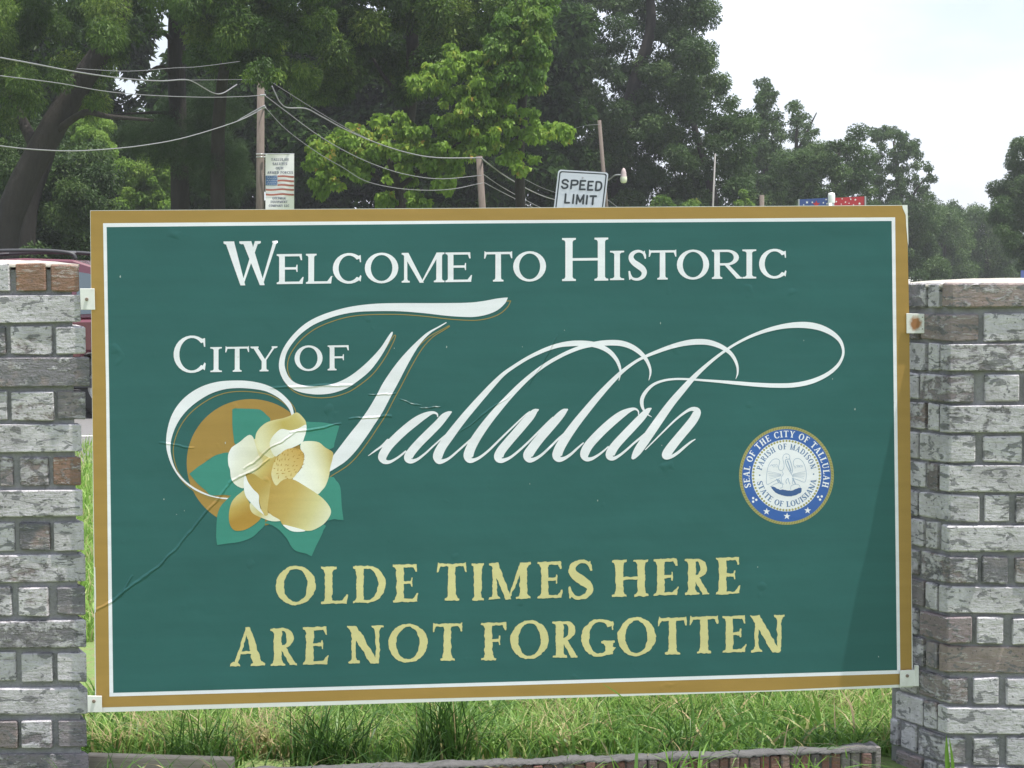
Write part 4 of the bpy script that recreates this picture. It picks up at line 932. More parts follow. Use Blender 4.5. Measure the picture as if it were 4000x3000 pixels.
# pecan leaning at the left edge
o = tree(70, 58, 'big leaning shade tree at the left edge, its trunk rising from behind the left pillar', DK,
         foliage(clumps_in([(-350, -200), (560, -200), (900, -120), (880, 60), (640, 150), (430, 260), (360, 430), (250, 330), (120, 260), (140, 480), (-350, 560)], 58, 3.5, 95, 75, HO), 620, .15, .26, .7),
         [([(40, gpx(58), 0), (15, 950, 0), (70, 760, 0), (150, 600, 0), (240, 440, 0), (330, 300, 0), (420, 160, 0), (480, 20, 0), (500, -180, 0)], [.52, .46, .44, .42, .36, .26, .16]), ([(210, 520, 0), (330, 440, -1), (420, 455, -1), (600, 470, -1)], [.13, .1, .05]), ([(150, 600, 0), (60, 420, 1), (-40, 250, 1)], [.22, .15, .08])])
o = tree(90, 64, 'thin dark tree standing just right of the leaning trunk behind the left pillar', MD,
         foliage(clumps_in([(-300, 350), (260, 480), (420, 620), (470, 900), (440, 1120), (-300, 1120)], 66, 3, 90, 75, HS), 420, .17, .4, .4),
         [([(90, gpx(64), 0), (105, 950, 0), (130, 780, 0), (200, 600, 0), (230, 450, 0)], [.36, .3, .24, .14, .08])])
# pine
pc = clumps_in([(520, 420), (640, 380), (860, 330), (940, 420), (960, 800), (760, 760), (690, 640), (540, 620), (480, 520)], 62, 2.5, 60, 55, HO)
tree(700, 62, 'dark pine with a straight black trunk and soft needle tufts, left of the bannered pole', PN, foliage(pc, 620, .20, .055, 0, 1.0, .6),
     [([(705, gpx(62), 0), (705, 900, 0), (700, 600, 0), (690, 300, 0), (690, 100, 0), (700, -200, 0)], [.34, .32, .30, .30, .26]), ([(690, 190, 0), (640, 130, -.5), (560, 120, -1)], [.12, .06, .03]), ([(690, 310, 0), (630, 260, -.5), (560, 290, -1)], [.10, .06, .03]), ([(700, 450, 0), (600, 440, 0), (330, 455, 0)], [.09, .05, .03])])
pt_ = [(995, 268), (1030, 250), (1060, 285), (1015, 300), (1085, 300), (975, 300), (1040, 320)]
PT = np.array([[*at(u, v, 47.5), .26] for u, v in pt_])
tree(690, 57, 'spreading dark foliage tree overhead between the pine and the bannered pole', DK,
     both(foliage(clumps_in([(640, -200), (1300, -200), (1330, 60), (1220, 200), (1180, 330), (1110, 230), (1040, 300), (1000, 260), (900, 300), (780, 230), (770, 60), (660, 40)], 57, 3, 75, 72, HO), 640, .15, .28, .6), foliage(PT, 90, .13, .3, .7)),
     [([(860, gpx(60), 3), (850, 700, 3), (860, 400, 2), (900, 150, 1), (980, -100, 0)], [.26, .24, .2, .14, .08])])
tree(1590, 62, 'tall dark leafy tree behind the bright broad-leaved one, trunk near the middle', DK,
     foliage(clumps_in([(1180, -200), (2080, -200), (2110, 40), (2060, 130), (1900, 230), (1700, 330), (1560, 400), (1430, 330), (1300, 420), (1170, 350), (1240, 150)], 62, 3, 95, 75, [(1630, 130, 10, 22), (1780, 165, 9, 9), (1440, 20, 8, 8)]), 640, .16, .36, .4),
     [([(1560, gpx(62), 0), (1555, 800, 0), (1590, 500, 0), (1612, 250, 0), (1600, 0, 0), (1570, -180, 0)], [.28, .26, .24, .2, .12]), ([(1600, 300, 0), (1700, 150, -1), (1780, 20, -1)], [.12, .08, .04]), ([(1600, 420, 0), (1500, 300, 0), (1420, 160, 0)], [.1, .07, .03])])
# bright broad-leaved tree
EC = [(420, 1000, 100, 80), (400, 1110, 80, 60), (460, 1240, 90, 80), (640, 900, 130, 70), (560, 960, 110, 70), (900, 830, 150, 60), (780, 920, 150, 65), (1060, 880, 80, 50), (1000, 1050, 130, 60), (1190, 1110, 90, 90), (1080, 1330, 100, 55), (1270, 1240, 70, 55), (1270, 970, 120, 55), (1400, 890, 100, 60), (1560, 890, 100, 85), (1430, 1000, 110, 50), (1650, 1000, 110, 85), (1750, 800, 120, 100), (1850, 880, 120, 80), (2020, 890, 75, 50), (1780, 1080, 100, 75), (1200, 520, 110, 85), (1400, 640, 130, 65), (1430, 720, 90, 55), (1500, 560, 110, 60), (870, 1330, 60, 40), (1300, 820, 120, 60), (1000, 960, 120, 60), (1150, 1000, 120, 60), (820, 1010, 100, 60), (720, 1030, 90, 60), (560, 1100, 100, 70), (1350, 560, 130, 100), (1550, 640, 120, 90), (1600, 760, 110, 90), (1250, 620, 100, 80), (1100, 560, 80, 60), (700, 1140, 90, 60), (1330, 1090, 90, 60), (960, 1180, 100, 70), (1500, 420, 120, 90), (1350, 380, 110, 80)]
ec = []
for (x, y, rx, ry) in EC:
    for k in range(15):
        a_, r_ = rng.uniform(0, 2*math.pi), math.sqrt(rng.random())
        u, v = 1000+(x+rx*r_*math.cos(a_))/1.7015, (y+ry*r_*math.sin(a_))/1.7015; Y = 57+rng.uniform(-1.6, 1.6)
        p = at(u, v, Y); ec.append((*p, rng.uniform(16, 34)*Y/FPX))
tree(1500, 57, 'bright yellow-green broad-leaved tree between the second pole and the bannered pole', LT, foliage(ec, 34, .17, .72, 1.0, .7, .6),
     [([(1555, gpx(55), .5), (1558, 900, .5), (1545, 700, .3), (1500, 600, 0), (1400, 500, 0)], [.17, .15, .1, .05]), ([(1550, 740, .4), (1700, 620, .2), (1850, 520, 0)], [.09, .06, .03]), ([(1555, 760, .4), (1380, 620, .2), (1270, 560, 0)], [.08, .05, .03])])
VC = [(1650, 430, 110, 100), (1800, 350, 110, 130), (1880, 200, 80, 140), (1700, 180, 120, 100), (1930, 50, 70, 90), (1850, 520, 60, 80), (1600, 300, 90, 80), (1780, 40, 110, 90), (1740, 560, 100, 90), (1640, 560, 90, 90), (1880, 360, 70, 110)]
vc = []
for (x, y, rx, ry) in VC:
    for k in range(17):
        a_, r_ = rng.uniform(0, 2*math.pi), math.sqrt(rng.random()); u, v = 1000+(x+rx*r_*math.cos(a_))/1.7015, (y+ry*r_*math.sin(a_))/1.7015
        Y = 57+rng.uniform(-1.5, 1.5); p = at(u, v, Y); vc.append((*p, rng.uniform(18, 36)*Y/FPX))
MV = leaf_mat('vine_leaf', [(0, (.065, .14, .022)), (.6, (.12, .22, .034)), (.95, (.21, .30, .055)), (1, (.34, .26, .07))], .42)
tree(2040, 57, 'tall leafy edge tree draped in light vine, left of the round dark crown', MV, foliage(vc, 60, .16, .6, 1.0, .8, .6), [([(2060, gpx(58), 1), (2030, 700, 1), (2040, 400, 1), (2080, 100, 1), (2100, -150, 1)], [.17, .16, .14, .08])])
# big round dark tree in the middle
tree(2450, 100, 'huge round dark green tree rising behind the speed limit sign', MD,
     foliage(clumps_in([(2060, -250), (2740, -250), (2770, -50), (2775, 60), (2745, 180), (2800, 200), (2790, 270), (2850, 330), (2890, 400), (2930, 470), (2950, 560), (2930, 700), (2900, 1150), (2080, 1150), (2030, 600), (2080, 300)], 100, 6, 330, 52, [(2340, 48, 22, 16), (2165, 165, 10, 10), (2560, 60, 10, 14)]), 420, .20, .42, .2),
     [([(2400, gpx(100), 0), (2420, 800, 0), (2460, 400, 0), (2540, 120, 0), (2530, -120, 0)], [.6, .55, .4, .3, .2]), ([(2800, gpx(100), 0), (2790, 800, 0), (2700, 450, 0)], [.35, .3, .15])])
tree(2960, 122, 'slim tree with a feathery top just right of the huge round tree', MD,
     foliage(np.vstack([clumps_in([(2945, 340), (2975, 310), (3005, 305), (3025, 350), (3050, 420), (3060, 520), (3060, 640), (2980, 700), (2930, 560)], 122, 3, 42, 26), clumps_in([(2900, 560), (3080, 600), (3080, 1150), (2880, 1150)], 122, 4, 60, 45)]), 230, .22, .42, .2),
     [([(2985, gpx(122), 0), (2990, 700, 0), (2995, 400, 0)], [.3, .2, .08])])
tree(3130, 130, 'thin open-crowned tree with sky showing through, right of the slim feathery tree', MD,
     foliage(np.vstack([clumps_in([(3080, 410), (3105, 400), (3140, 450), (3180, 450), (3190, 520), (3150, 580), (3100, 570)], 130, 3, 20, 24, [(3075, 555, 16, 18), (3120, 560, 9, 8)]), clumps_in([(3060, 600), (3200, 590), (3200, 1150), (3060, 1150)], 130, 4, 50, 42)]), 200, .22, .42, .2),
     [([(3110, gpx(130), 0), (3110, 600, 0), (3120, 430, 0)], [.25, .15, .06]), ([(3110, 600, 0), (3150, 520, 0), (3190, 440, 0)], [.12, .08, .04])])
tree(3260, 116, 'broad mid-height tree above the flag panels', MD,
     foliage(clumps_in([(3010, 660), (3120, 600), (3200, 540), (3260, 530), (3320, 520), (3345, 500), (3375, 545), (3395, 620), (3430, 800), (3440, 1150), (3000, 1150)], 116, 5, 130, 40, [(3236, 700, 8, 16)]), 300, .21, .42, .2),
     [([(3260, gpx(116), 0), (3265, 700, 0), (3280, 560, 0)], [.35, .25, .1])])
tree(3520, 142, 'open spreading tree standing alone against the sky above the sign corner', MD,
     foliage(np.vstack([clumps_in([(3405, 520), (3440, 500), (3480, 490), (3530, 500), (3545, 550), (3590, 560), (3600, 620), (3650, 630), (3650, 700), (3640, 800), (3650, 860), (3420, 860), (3400, 620)], 142, 4, 90, 22, [(3475, 560, 10, 12), (3560, 620, 12, 8), (3500, 640, 8, 8), (3600, 680, 9, 9), (3480, 690, 9, 7)]), clumps_in([(3400, 800), (3660, 800), (3680, 1150), (3400, 1150)], 142, 5, 60, 42)]), 230, .22, .42, .2),
     [([(3530, gpx(142), 0), (3520, 900, 0), (3510, 700, 0), (3490, 550, 0)], [.4, .3, .2, .08]), ([(3520, 860, 0), (3580, 740, 0), (3630, 680, 0)], [.16, .1, .05])])
for k, (poly, lab, d) in enumerate([([(3560, 830), (3660, 800), (3740, 790), (3790, 830), (3800, 1150), (3560, 1150)], 'hazy low tree filling the gap right of the open spreading tree', 168), ([(3740, 850), (3830, 820), (3900, 850), (3960, 900), (3980, 1150), (3740, 1150)], 'hazy low tree above the middle of the right pillar', 176), ([(3420, 860), (3560, 840), (3600, 1150), (3420, 1150)], 'hazy dark tree right behind the sign corner', 156)]):
    tree(np.mean([p[0] for p in poly]), d, lab, MD, foliage(clumps_in(poly, d, 6, 75, 42), 260, .26, .45, .2), [([(np.mean([p[0] for p in poly]), gpx(d), 0), (np.mean([p[0] for p in poly]), 900, 0)], [.35, .2])])
tree(3990, 118, 'dense tree at the right edge above the right pillar', MD,
     foliage(clumps_in([(3870, 760), (3900, 720), (3940, 670), (3935, 610), (3985, 560), (4060, 480), (4300, 420), (4300, 1150), (4000, 1150), (3960, 950), (3900, 890), (3870, 820)], 118, 5, 150, 38), 330, .21, .42, .2),
     [([(4070, gpx(118), 0), (4070, 800, 0), (4060, 560, 0)], [.4, .3, .1])])
# light understory
LASTPOLY.clear()
def bush(u, d, poly, n, rpx, lab, mat=GB, per=180, ln=.16):
    o = empty('bush', gbase(u, d), lab, 'bush', 'bushes under the trees')
    fl = foliage(clumps_in(poly, d, 1.5, n, rpx), per, ln, .5, .5); leaves_obj('foliage', *fl[:5], mat, o, fl[5]); return o
bush(570, 84, [(480, 640), (640, 600), (680, 700), (680, 1150), (470, 1150)], 110, 40, 'sunlit yellow-green bush seen under the pine', per=260)
bush(390, 80, [(250, 480), (410, 470), (430, 600), (340, 700), (240, 620)], 60, 32, 'small sunlit leaf patch beside the leaning trunk', per=200)
bush(2660, 94, [(2560, 790), (2650, 730), (2710, 790), (2780, 820), (2780, 1150), (2560, 1150)], 45, 32, 'light green bush in front of the huge round tree', MV, 200)
bush(2890, 94, [(2850, 790), (2900, 750), (2950, 800), (2950, 1150), (2850, 1150)], 30, 28, 'second light green bush nearer the pole stub', MV, 200)
# distant dark wood closing the view between the trunks
C_, T_, N_, L_, W_, _ = foliage(clumps_in([(-500, 60), (500, 40), (1000, 60), (2250, 60), (2250, 1180), (-500, 1180)], 92, 6, 620, 90, HO+[(1440, 20, 8, 8)]), 260, .46, .5, .2)
o = leaves_obj('woodland', C_, T_, N_, L_, W_, leaf_mat('wood_leaf', [(0, (.018, .038, .010)), (.7, (.032, .065, .016)), (1, (.055, .10, .026))], .3, .8, None, .05), None, kind='stuff'); tag(o, 'dark dense wood closing the view behind the roadside trees', 'wood')
C_, T_, N_, L_, W_, _ = foliage(clumps_in([(2100, 980), (4600, 950), (4600, 1180), (2100, 1180)], 190, 6, 200, 70), 170, .6, .6, .1)
o = leaves_obj('far_woodland', C_, T_, N_, L_, W_, MD, None, kind='stuff'); tag(o, 'far hazy tree belt along the horizon', 'wood')

# ------------------------------------------------------------------ grass
GR = leaf_mat('grass_blade', [(0, (.14, .25, .05)), (.45, (.23, .40, .08)), (.8, (.33, .49, .14)), (.93, (.50, .52, .24)), (1, (.52, .42, .25))], .45, .42)
TG = leaf_mat('tuft_blade', [(0, (.07, .15, .035)), (.5, (.13, .25, .06)), (.85, (.22, .36, .10)), (.93, (.40, .36, .18)), (1, (.50, .38, .22))], .4, .4)
def blades(B, H, Wd, lean, mat, name, parent=None, kind=None, tone=None, seg=3):
    n = len(B); az = rng.uniform(0, 2*math.pi, n); D = np.stack([np.cos(az), np.sin(az), np.zeros(n)], 1); fa = rng.uniform(0, math.pi, n)
    S = np.stack([np.cos(fa), np.sin(fa), np.zeros(n)], 1); V = []
    for k in range(seg+1):
        s = k/seg; c = B+D*(lean*H*s**1.8)[:, None]; c = c.copy(); c[:, 2] += H*(s-.35*lean*s*s*s); w_ = (Wd*(1-s**1.6)*.5)[:, None]
        if k < seg: V += [c-S*w_, c+S*w_]
        else: V += [c]
    V = np.stack(V, 1); m = V.shape[1]; i = (np.arange(n)*m)[:, None]; F = []
    for k in range(seg-1): b = 2*k; F += [i+np.array([[b, b+1, b+3]]), i+np.array([[b, b+3, b+2]])]
    b = 2*(seg-1); F += [i+np.array([[b, b+1, b+2]])]
    F = np.vstack(F); o = np_mesh(name, V.reshape(-1, 3), F, mat, parent, local=False)
    tone = rng.random(n) if tone is None else tone
    at_ = o.data.attributes.new('tone', 'FLOAT', 'POINT'); at_.data.foreach_set('value', np.repeat(tone, m).astype(np.float32))
    if kind: o['kind'] = kind
    return o
def scatter(n, x0, x1, y0, y1):
    return np.stack([rng.uniform(x0, x1, n), rng.uniform(y0, y1, n), np.zeros(n)], 1)
print('LEAFTRIS', sum(len(o.data.polygons) for o in bpy.data.objects if o.type == 'MESH'))
n = 42000; B = scatter(n, -1.5, 1.9, 5.62, 7.6); dens = rng.random(n)
from mathutils import noise as mn
pt = np.array([mn.noise(Vector((p[0]*3.1, p[1]*2.2, 0))) for p in B]); tn_ = np.clip(rng.random(n)*.8+pt*.55+.12, 0, 1); hh_ = rng.uniform(.05, .15, n)*(1+pt*.7)
o = blades(B, hh_, rng.uniform(.0035, .009, n), rng.uniform(.1, 1.3, n), GR, 'lawn_grass', kind='stuff', tone=tn_); tag(o, 'tall green lawn grass growing under and behind the sign', 'grass')
B = scatter(5200, -1.5, 1.9, 5.60, 6.4); o = blades(B, rng.uniform(.07, .17, 5200), rng.uniform(.008, .014, 5200), rng.uniform(.2, 1.3, 5200), TG, 'coarse_grass', kind='stuff', seg=4); tag(o, 'broad coarse blades mixed through the grass behind the edging', 'grass')
B = np.array([[*(A0+d_*t_+nrmw*rng.uniform(.065, .11)), 0.0] for t_ in rng.uniform(-.7, LW, 500)]); o = blades(B, rng.uniform(.10, .19, 500), rng.uniform(.004, .009, 500), rng.uniform(.4, 1.8, 500), TG, 'edge_grass', kind='stuff', seg=5); tag(o, 'loose grass leaning over the brick edging', 'grass')
n = 60000; yy = 7.5+9.3*rng.random(n)**1.3; B = np.stack([rng.uniform(-.27, .3, n)*yy, yy, np.zeros(n)], 1)
o = blades(B, rng.uniform(.05, .14, n), rng.uniform(.006, .016, n), rng.uniform(.1, 1.0, n), GR, 'field_grass', kind='stuff', seg=2); tag(o, 'green grass verge running back to the road', 'grass')
B = scatter(9000, -1.9, 1.9, 4.6, 5.34); o = blades(B, rng.uniform(.03, .06, 9000), rng.uniform(.003, .006, 9000), rng.uniform(.2, 1, 9000), GR, 'bed_grass', kind='stuff', seg=2); tag(o, 'short grass in front of the brick edging', 'grass')
DT = leaf_mat('dark_tuft_blade', [(0, (.035, .085, .018)), (.6, (.07, .15, .03)), (.92, (.14, .24, .055)), (1, (.42, .32, .18))], .3, .4)
def tuft(u, v, spread, n, hmin, hmax, wd, lab, leanmax=1.0, z=0.0, mat=None):
    mat = mat or DT; p = atz(u, v, z); o = empty('grass_tuft', tuple(p), lab, 'grass tuft', 'grass tufts under the sign')
    B = p+np.stack([rng.normal(0, spread, n), rng.normal(0, spread*.5, n), np.zeros(n)], 1)
    blades(B, rng.uniform(hmin, hmax, n), rng.uniform(wd*.6, wd*1.2, n), rng.uniform(.05, leanmax, n), mat, 'blades', o, seg=6); return o
tuft(1745, 2990, .05, 190, .15, .34, .009, 'darkest and densest grass tuft behind the edging, left of centre', 1.3)
tuft(1290, 3005, .07, 170, .13, .30, .009, 'wide loose grass tuft behind the edging, between two darker tufts', 1.3)
tuft(790, 3010, .07, 130, .12, .28, .008, 'grass tuft overhanging the end of the timber plank', 1.4)
tuft(560, 3010, .12, 90, .06, .20, .008, 'low grass tuft in front of the timber plank by the left pillar', 1.5)
tuft(2650, 2985, .05, 26, .12, .26, .007, 'sparse arching grass tuft behind the edging, right of centre', 1.6)
tuft(1520, 3040, .08, 60, .08, .2, .007, 'small grass tuft between the two largest tufts', 1.4)
BL = leaf_mat('broad_blade', [(0, (.12, .24, .04)), (1, (.20, .36, .07))], .45, .4)
tuft(2700, 3090, .06, 22, .10, .17, .012, 'light green weed in front of the brick edging at its middle', 1.6, mat=BL)
tuft(3120, 3070, .07, 24, .09, .17, .012, 'light green weed in front of the brick edging near its right end', 1.8, mat=BL)
tuft(2450, 3080, .05, 12, .09, .14, .009, 'thin weed in front of the brick edging left of the others', 1.5, mat=BL)
# long single blades and dry stalks
STR = simple('dry_stalk', (.55, .42, .27), .7)
GST = simple('green_stalk', (.13, .24, .06), .5)
def ribbon(path, w_, Y, mat, name, lab, cat_, par_=None):
    P = cat([at(u, v, Y+dy) for u, v, dy in path], 6); n = len(P); V = []
    for i in range(n):
        t_ = P[min(i+1, n-1)]-P[max(i-1, 0)]; s_ = np.cross(t_, CB); s_ /= np.linalg.norm(s_)
        ww = w_*(1-(i/(n-1))**2.2)*.5+.0004; V += [P[i]-s_*ww, P[i]+s_*ww+np.array([0, ww*.6, 0])]
    F = [(2*i, 2*i+1, 2*i+3, 2*i+2) for i in range(n-1)]
    o = np_mesh(name, V, F, mat, par_, local=False); at_ = o.data.attributes.new('tone', 'FLOAT', 'POINT'); at_.data.foreach_set('value', np.full(len(V), .5, np.float32)); return tag(o, lab, cat_)
def tallgrass(lab, *rs):
    p = rs[0][0][0]; o = empty('tall_grass', tuple(at(p[0], p[1], rs[0][2])), lab, 'tall grass', 'tall stalks and blades at the edging')
    for path, w_, Y, mat, nm in rs: ribbon(path, w_, Y, mat, nm, None, None, o)
tallgrass('arching straw coloured stalk near the right end of the edging', ([(3342, 2925, 0), (3335, 2820, 0), (3320, 2750, 0), (3280, 2690, 0)], .007, 5.7, STR, 'stalk'))
tallgrass('upright straw coloured stalk left of the arching one', ([(3270, 2920, 0), (3262, 2840, 0), (3258, 2700, 0)], .005, 5.7, STR, 'stalk'))
tallgrass('leaning dry stalk right of centre under the sign', ([(2408, 2945, 0), (2395, 2860, 0), (2370, 2760, 0)], .004, 5.75, STR, 'stalk'))
tallgrass('thin dry stalk rising beside the darkest tuft', ([(1640, 2935, 0), (1630, 2850, 0), (1625, 2740, 0)], .004, 5.7, STR, 'stalk'))
tallgrass('wide pale green blade rising behind the edging at right', ([(3205, 2900, 0), (3195, 2780, 0), (3170, 2690, 0)], .018, 5.8, BL, 'blade'))
tallgrass('narrower pale green blade beside the widest blade', ([(3175, 2905, 0), (3165, 2790, 0), (3130, 2700, 0)], .012, 5.8, BL, 'blade'))
tallgrass('long dark blade arching over behind the edging', ([(2790, 2930, 0), (2850, 2850, 0), (2930, 2815, 0), (3030, 2840, 0), (3165, 2902, 0)], .010, 5.6, TG, 'blade'))
tallgrass('thin blade crossing the lower edge of the sign', ([(2480, 2780, 0), (2420, 2715, 0), (2355, 2672, 0)], .004, 5.1, BL, 'blade'))
tallgrass('broad upright blade in front of the right pillar', ([(3710, 3080, 0), (3700, 2960, 0), (3697, 2872, 0)], .016, 5.0, BL, 'blade'))
tallgrass('second blade leaning across the first before the right pillar', ([(3718, 3080, 0), (3722, 2990, 0), (3708, 2880, 0)], .012, 5.0, BL, 'blade'))
tallgrass('green upright stalk in front of the edging', ([(2484, 3030, 0), (2487, 2940, 0), (2490, 2850, 0)], .010, 5.2, GST, 'blade'))
tallgrass('dark thin stem standing left of centre below the sign', ([(850, 3020, 0), (853, 2880, 0), (856, 2760, 0)], .004, 5.5, TG, 'blade'))

# ------------------------------------------------------------------ poles, lines, street things
POLE = NT('pole_wood'); v_ = POLE.coord('Object', (12, 12, 1.2)); POLE.col(POLE.mix(POLE.noise(3, 5, .6, v_), (.08, .064, .054), (.18, .145, .12))).rough(.9).bump(POLE.noise(4, 5, .6, v_), .6, .03); POLE = POLE.m
STEEL = simple('galvanised_steel', (.42, .43, .44), .45, .1, 10, .6)
GREYP = simple('pale_timber', (.24, .23, .22), .9, .2, 5)
def pole(uv0, uv1, d, r0, r1, lab, mat=POLE, cat_='utility pole'):
    a = at(uv0[0], uv0[1], d); b = at(uv1[0], uv1[1], d); s_ = (a[2])/(a[2]-b[2]); g = a+(b-a)*s_
    o = empty('utility_pole', (float(g[0]), float(g[1]), 0), lab, cat_, 'poles along the road')
    MB().tube([g, a], [r1, r0], 16).build('post', mat, o, local=False, smooth=True); return o
p1 = pole((1019, 318), (1016, 820), 50, .10, .135, 'weathered wooden utility pole carrying the white flag banner')
for z_ in (602, 613): MB().tube([at(1001, z_, 49.86), at(1019, z_, 49.82), at(1036, z_, 49.9)], .016, 6).build('strap', STEEL, p1, local=False)
MB().tube([at(1018, 373, 49.85), at(1037, 371, 49.8)], .03, 8).build('insulator', STEEL, p1, local=False)
MB().tube([at(1020, 424, 49.85), at(1038, 418, 49.8)], .03, 8).build('insulator', STEEL, p1, local=False)
p2 = pole((1872, 610), (1884, 810), 53.4, .095, .125, 'second wooden utility pole, half hidden by the bright broad-leaved tree')
p3 = pole((2341, 470), (2368, 812), 88, .092, .12, 'thin reddish utility pole with the street lamp, behind the speed limit sign')
p4 = pole((2976, 762), (2976, 808), 92, .12, .14, 'short pole top showing over the sign between the bushes and the flag panels')
p5 = pole((2794, 600), (2785, 800), 89, .035, .075, 'bleached bare pole in front of the huge round tree', GREYP)
arm = MB().tube(cat([at(2362, 712, 87.9), at(2385, 697, 87.7), at(2398, 687, 87.5), at(2412, 683, 87.4), at(2432, 683, 87.3)], 4), .036, 8).build('lamp_arm', STEEL, p3, local=False)
lc = at(2436, 690, 87.3)
MB().lathe([(.016, .42), (.08, .36), (.13, .20), (.136, .06), (.16, .0)], tuple(lc), 14).build('lamp_head', simple('lamp_housing', (.45, .36, .36), .5), p3, local=False, smooth=True)
MB().lathe([(.152, .0), (.172, -.08), (.16, -.22), (.12, -.30), (.01, -.32)], tuple(lc), 16).build('lamp_globe', simple('lamp_glass', (.72, .72, .58), .25, .05), p3, local=False, smooth=True)
WIRE = simple('line_cable', (.20, .20, .21), .5, .1, 8); WIRED = simple('dark_cable', (.16, .16, .165), .6, .1, 8)
def wire(pts, r, lab, d=lambda u: 50, mat=WIRE):
    P = cat([at(u, v, d(u)) for u, v in pts], 5); o = MB().tube(P, r*.72, 6).build('power_line', mat, smooth=True); return tag(o, lab, 'power line', 'overhead lines')
dl = lambda u: 34+16*u/1035 if u > 0 else 34
dr = lambda u: 50+3.2*(u-1035)/850
wire([(-60, 210), (0, 225), (110, 245), (293, 280), (450, 303), (560, 313), (640, 316), (720, 311), (760, 322), (830, 362), (870, 364), (925, 330)], .022, 'bundled cable sagging to a low loop left of the bannered pole', dl)
wire([(-60, 288), (0, 296), (230, 325), (400, 355), (580, 372), (800, 380), (950, 377), (1022, 372)], .013, 'middle line running level into the bannered pole from the left', dl)
wire([(-60, 560), (0, 570), (120, 583), (280, 590), (430, 582), (560, 568), (700, 543), (850, 500), (960, 460), (1035, 418)], .018, 'lowest line at left, sagging deeply before rising to the bannered pole', dl)
wire([(930, 472), (985, 440), (1036, 412)], .035, 'thick splice sleeve on the lowest line beside the bannered pole', lambda u: 49.5)
wire([(300, 268), (500, 278), (673, 266), (781, 260), (936, 240)], .009, 'faint upper line among the leaves left of the bannered pole', dl)
wire([(560, 316), (720, 313), (940, 311), (1015, 308)], .009, 'faint level line just above the bannered pole top', dl)
wire([(1035, 373), (1117, 435), (1235, 523), (1353, 593), (1470, 646), (1588, 682), (1723, 699), (1881, 685)], .016, 'middle line dropping from the bannered pole to the second pole', dr)
wire([(1035, 418), (1117, 505), (1235, 593), (1335, 652), (1423, 705), (1529, 732), (1646, 743), (1764, 739), (1887, 714)], .014, 'lowest line between the bannered pole and the second pole', dr)
wire([(1062, 335), (1078, 370), (1094, 400), (1123, 421), (1194, 424), (1247, 450), (1353, 508), (1470, 558), (1588, 596), (1705, 616), (1876, 617)], .026, 'thick bright cable curling down from the bannered pole to the second pole', dr)
wire([(1060, 320), (1130, 365), (1250, 440), (1353, 500), (1440, 545)], .010, 'thin line tangled above the thick bright cable', dr)
d2 = lambda u: 53.3+34*(u-1885)/460
wire([(1880, 618), (1935, 660), (1987, 696), (2080, 748), (2164, 779), (2280, 800), (2360, 800)], .030, 'thick cable from the second pole passing behind the speed limit sign', d2)
wire([(1890, 682), (1945, 720), (1999, 752), (2093, 802), (2200, 850)], .018, 'upper thin line dropping right from the second pole behind the sign edge', d2)
wire([(1893, 714), (1970, 755), (2058, 799), (2140, 840)], .018, 'lower thin line dropping right from the second pole behind the sign edge', d2)
wire([(2050, 700), (2110, 730), (2164, 750), (2260, 775), (2360, 770)], .012, 'faint line above the thick cable near the speed limit sign', d2)
wire([(2370, 778), (2410, 808), (2450, 845)], .018, 'short line slanting down right of the lamp pole', lambda u: 87.8)
wire([(2230, 505), (2290, 490), (2342, 486)], .014, 'short line reaching the top of the lamp pole from the left', lambda u: 87.8)

# flag banner on the first pole
ban = empty('flag_banner', tuple(at(1038, 602, 49.8)), 'white vertical banner with a printed striped flag hanging from the bannered pole', 'banner')
BW = simple('banner_cloth', (.70, .69, .66), .8, .05); Yb = 49.8
def bnp(u, v, off=0.0):               # gently billowing cloth
    s_ = (u-1036)/112; q = at(u, v, Yb+.11*math.sin(s_*3.4+(v-600)/70)-.03*s_-off); return q
def cloth(name, u0, u1, v0, v1, mat, off, nu=8, nv=8, wave=0, kind=None):
    V = []; F = []
    for j in range(nv+1):
        for i in range(nu+1):
            u = u0+(u1-u0)*i/nu; v = v0+(v1-v0)*j/nv + wave*math.sin((u-1036)/14); V.append(bnp(u, v, off))
    for j in range(nv):
        for i in range(nu): a_ = j*(nu+1)+i; F.append((a_, a_+1, a_+nu+2, a_+nu+1))
    return np_mesh(name, V, F, mat, ban, True, local=False)
cloth('cloth', 1037, 1149, 602, 842, BW, 0, 16, 30)
FR = simple('flag_red', (.33, .10, .07), .8, .1); FB = simple('flag_blue', (.06, .13, .26), .8, .1); TX = simple('banner_ink', (.10, .11, .16), .8, .1)
for k, v in enumerate((686, 703, 720, 737, 756)):
    cloth('flag_stripe', 1084 if k < 3 else 1038, 1148, v, v+7, FR, .012, 12, 1, 1.5)
cloth('flag_canton', 1038, 1083, 686, 724, FB, .016, 8, 4)
stp = [disc((1044+7.5*(i % 6)+(3.5 if (i//6) % 2 else 0), 691+7*(i//6)), 1.5, 6) for i in range(30) if 1044+7.5*(i % 6) < 1082]
V = []; F = []
for p in stp:
    n = len(V); V += [bnp(x, y, .022) for x, y in p]; F.append(tuple(range(n, n+6)))
np_mesh('flag_stars', V, F, BW, ban, local=False)
def flat3(name, polys, fn, mat, parent):
    V, T = merge([union(g_) for g_ in polys]); o = np_mesh(name, [fn(a, b) for a, b in V], T, mat, parent, local=False); o['kind'] = 'stuff'; return o
def text_line(txt, xc, yb, h, total, **k):
    tot = sum(WID.get(c, .4)+.1 for c in txt)-.1; s_ = total/tot; x = xc-total/2; out = []
    for c in txt:
        wd = WID.get(c, .4)
        if c not in ' ,': out.append(place(c, x, x+wd*s_, yb, h, **k))
        x += (wd+.1)*s_
    return out
bt = []
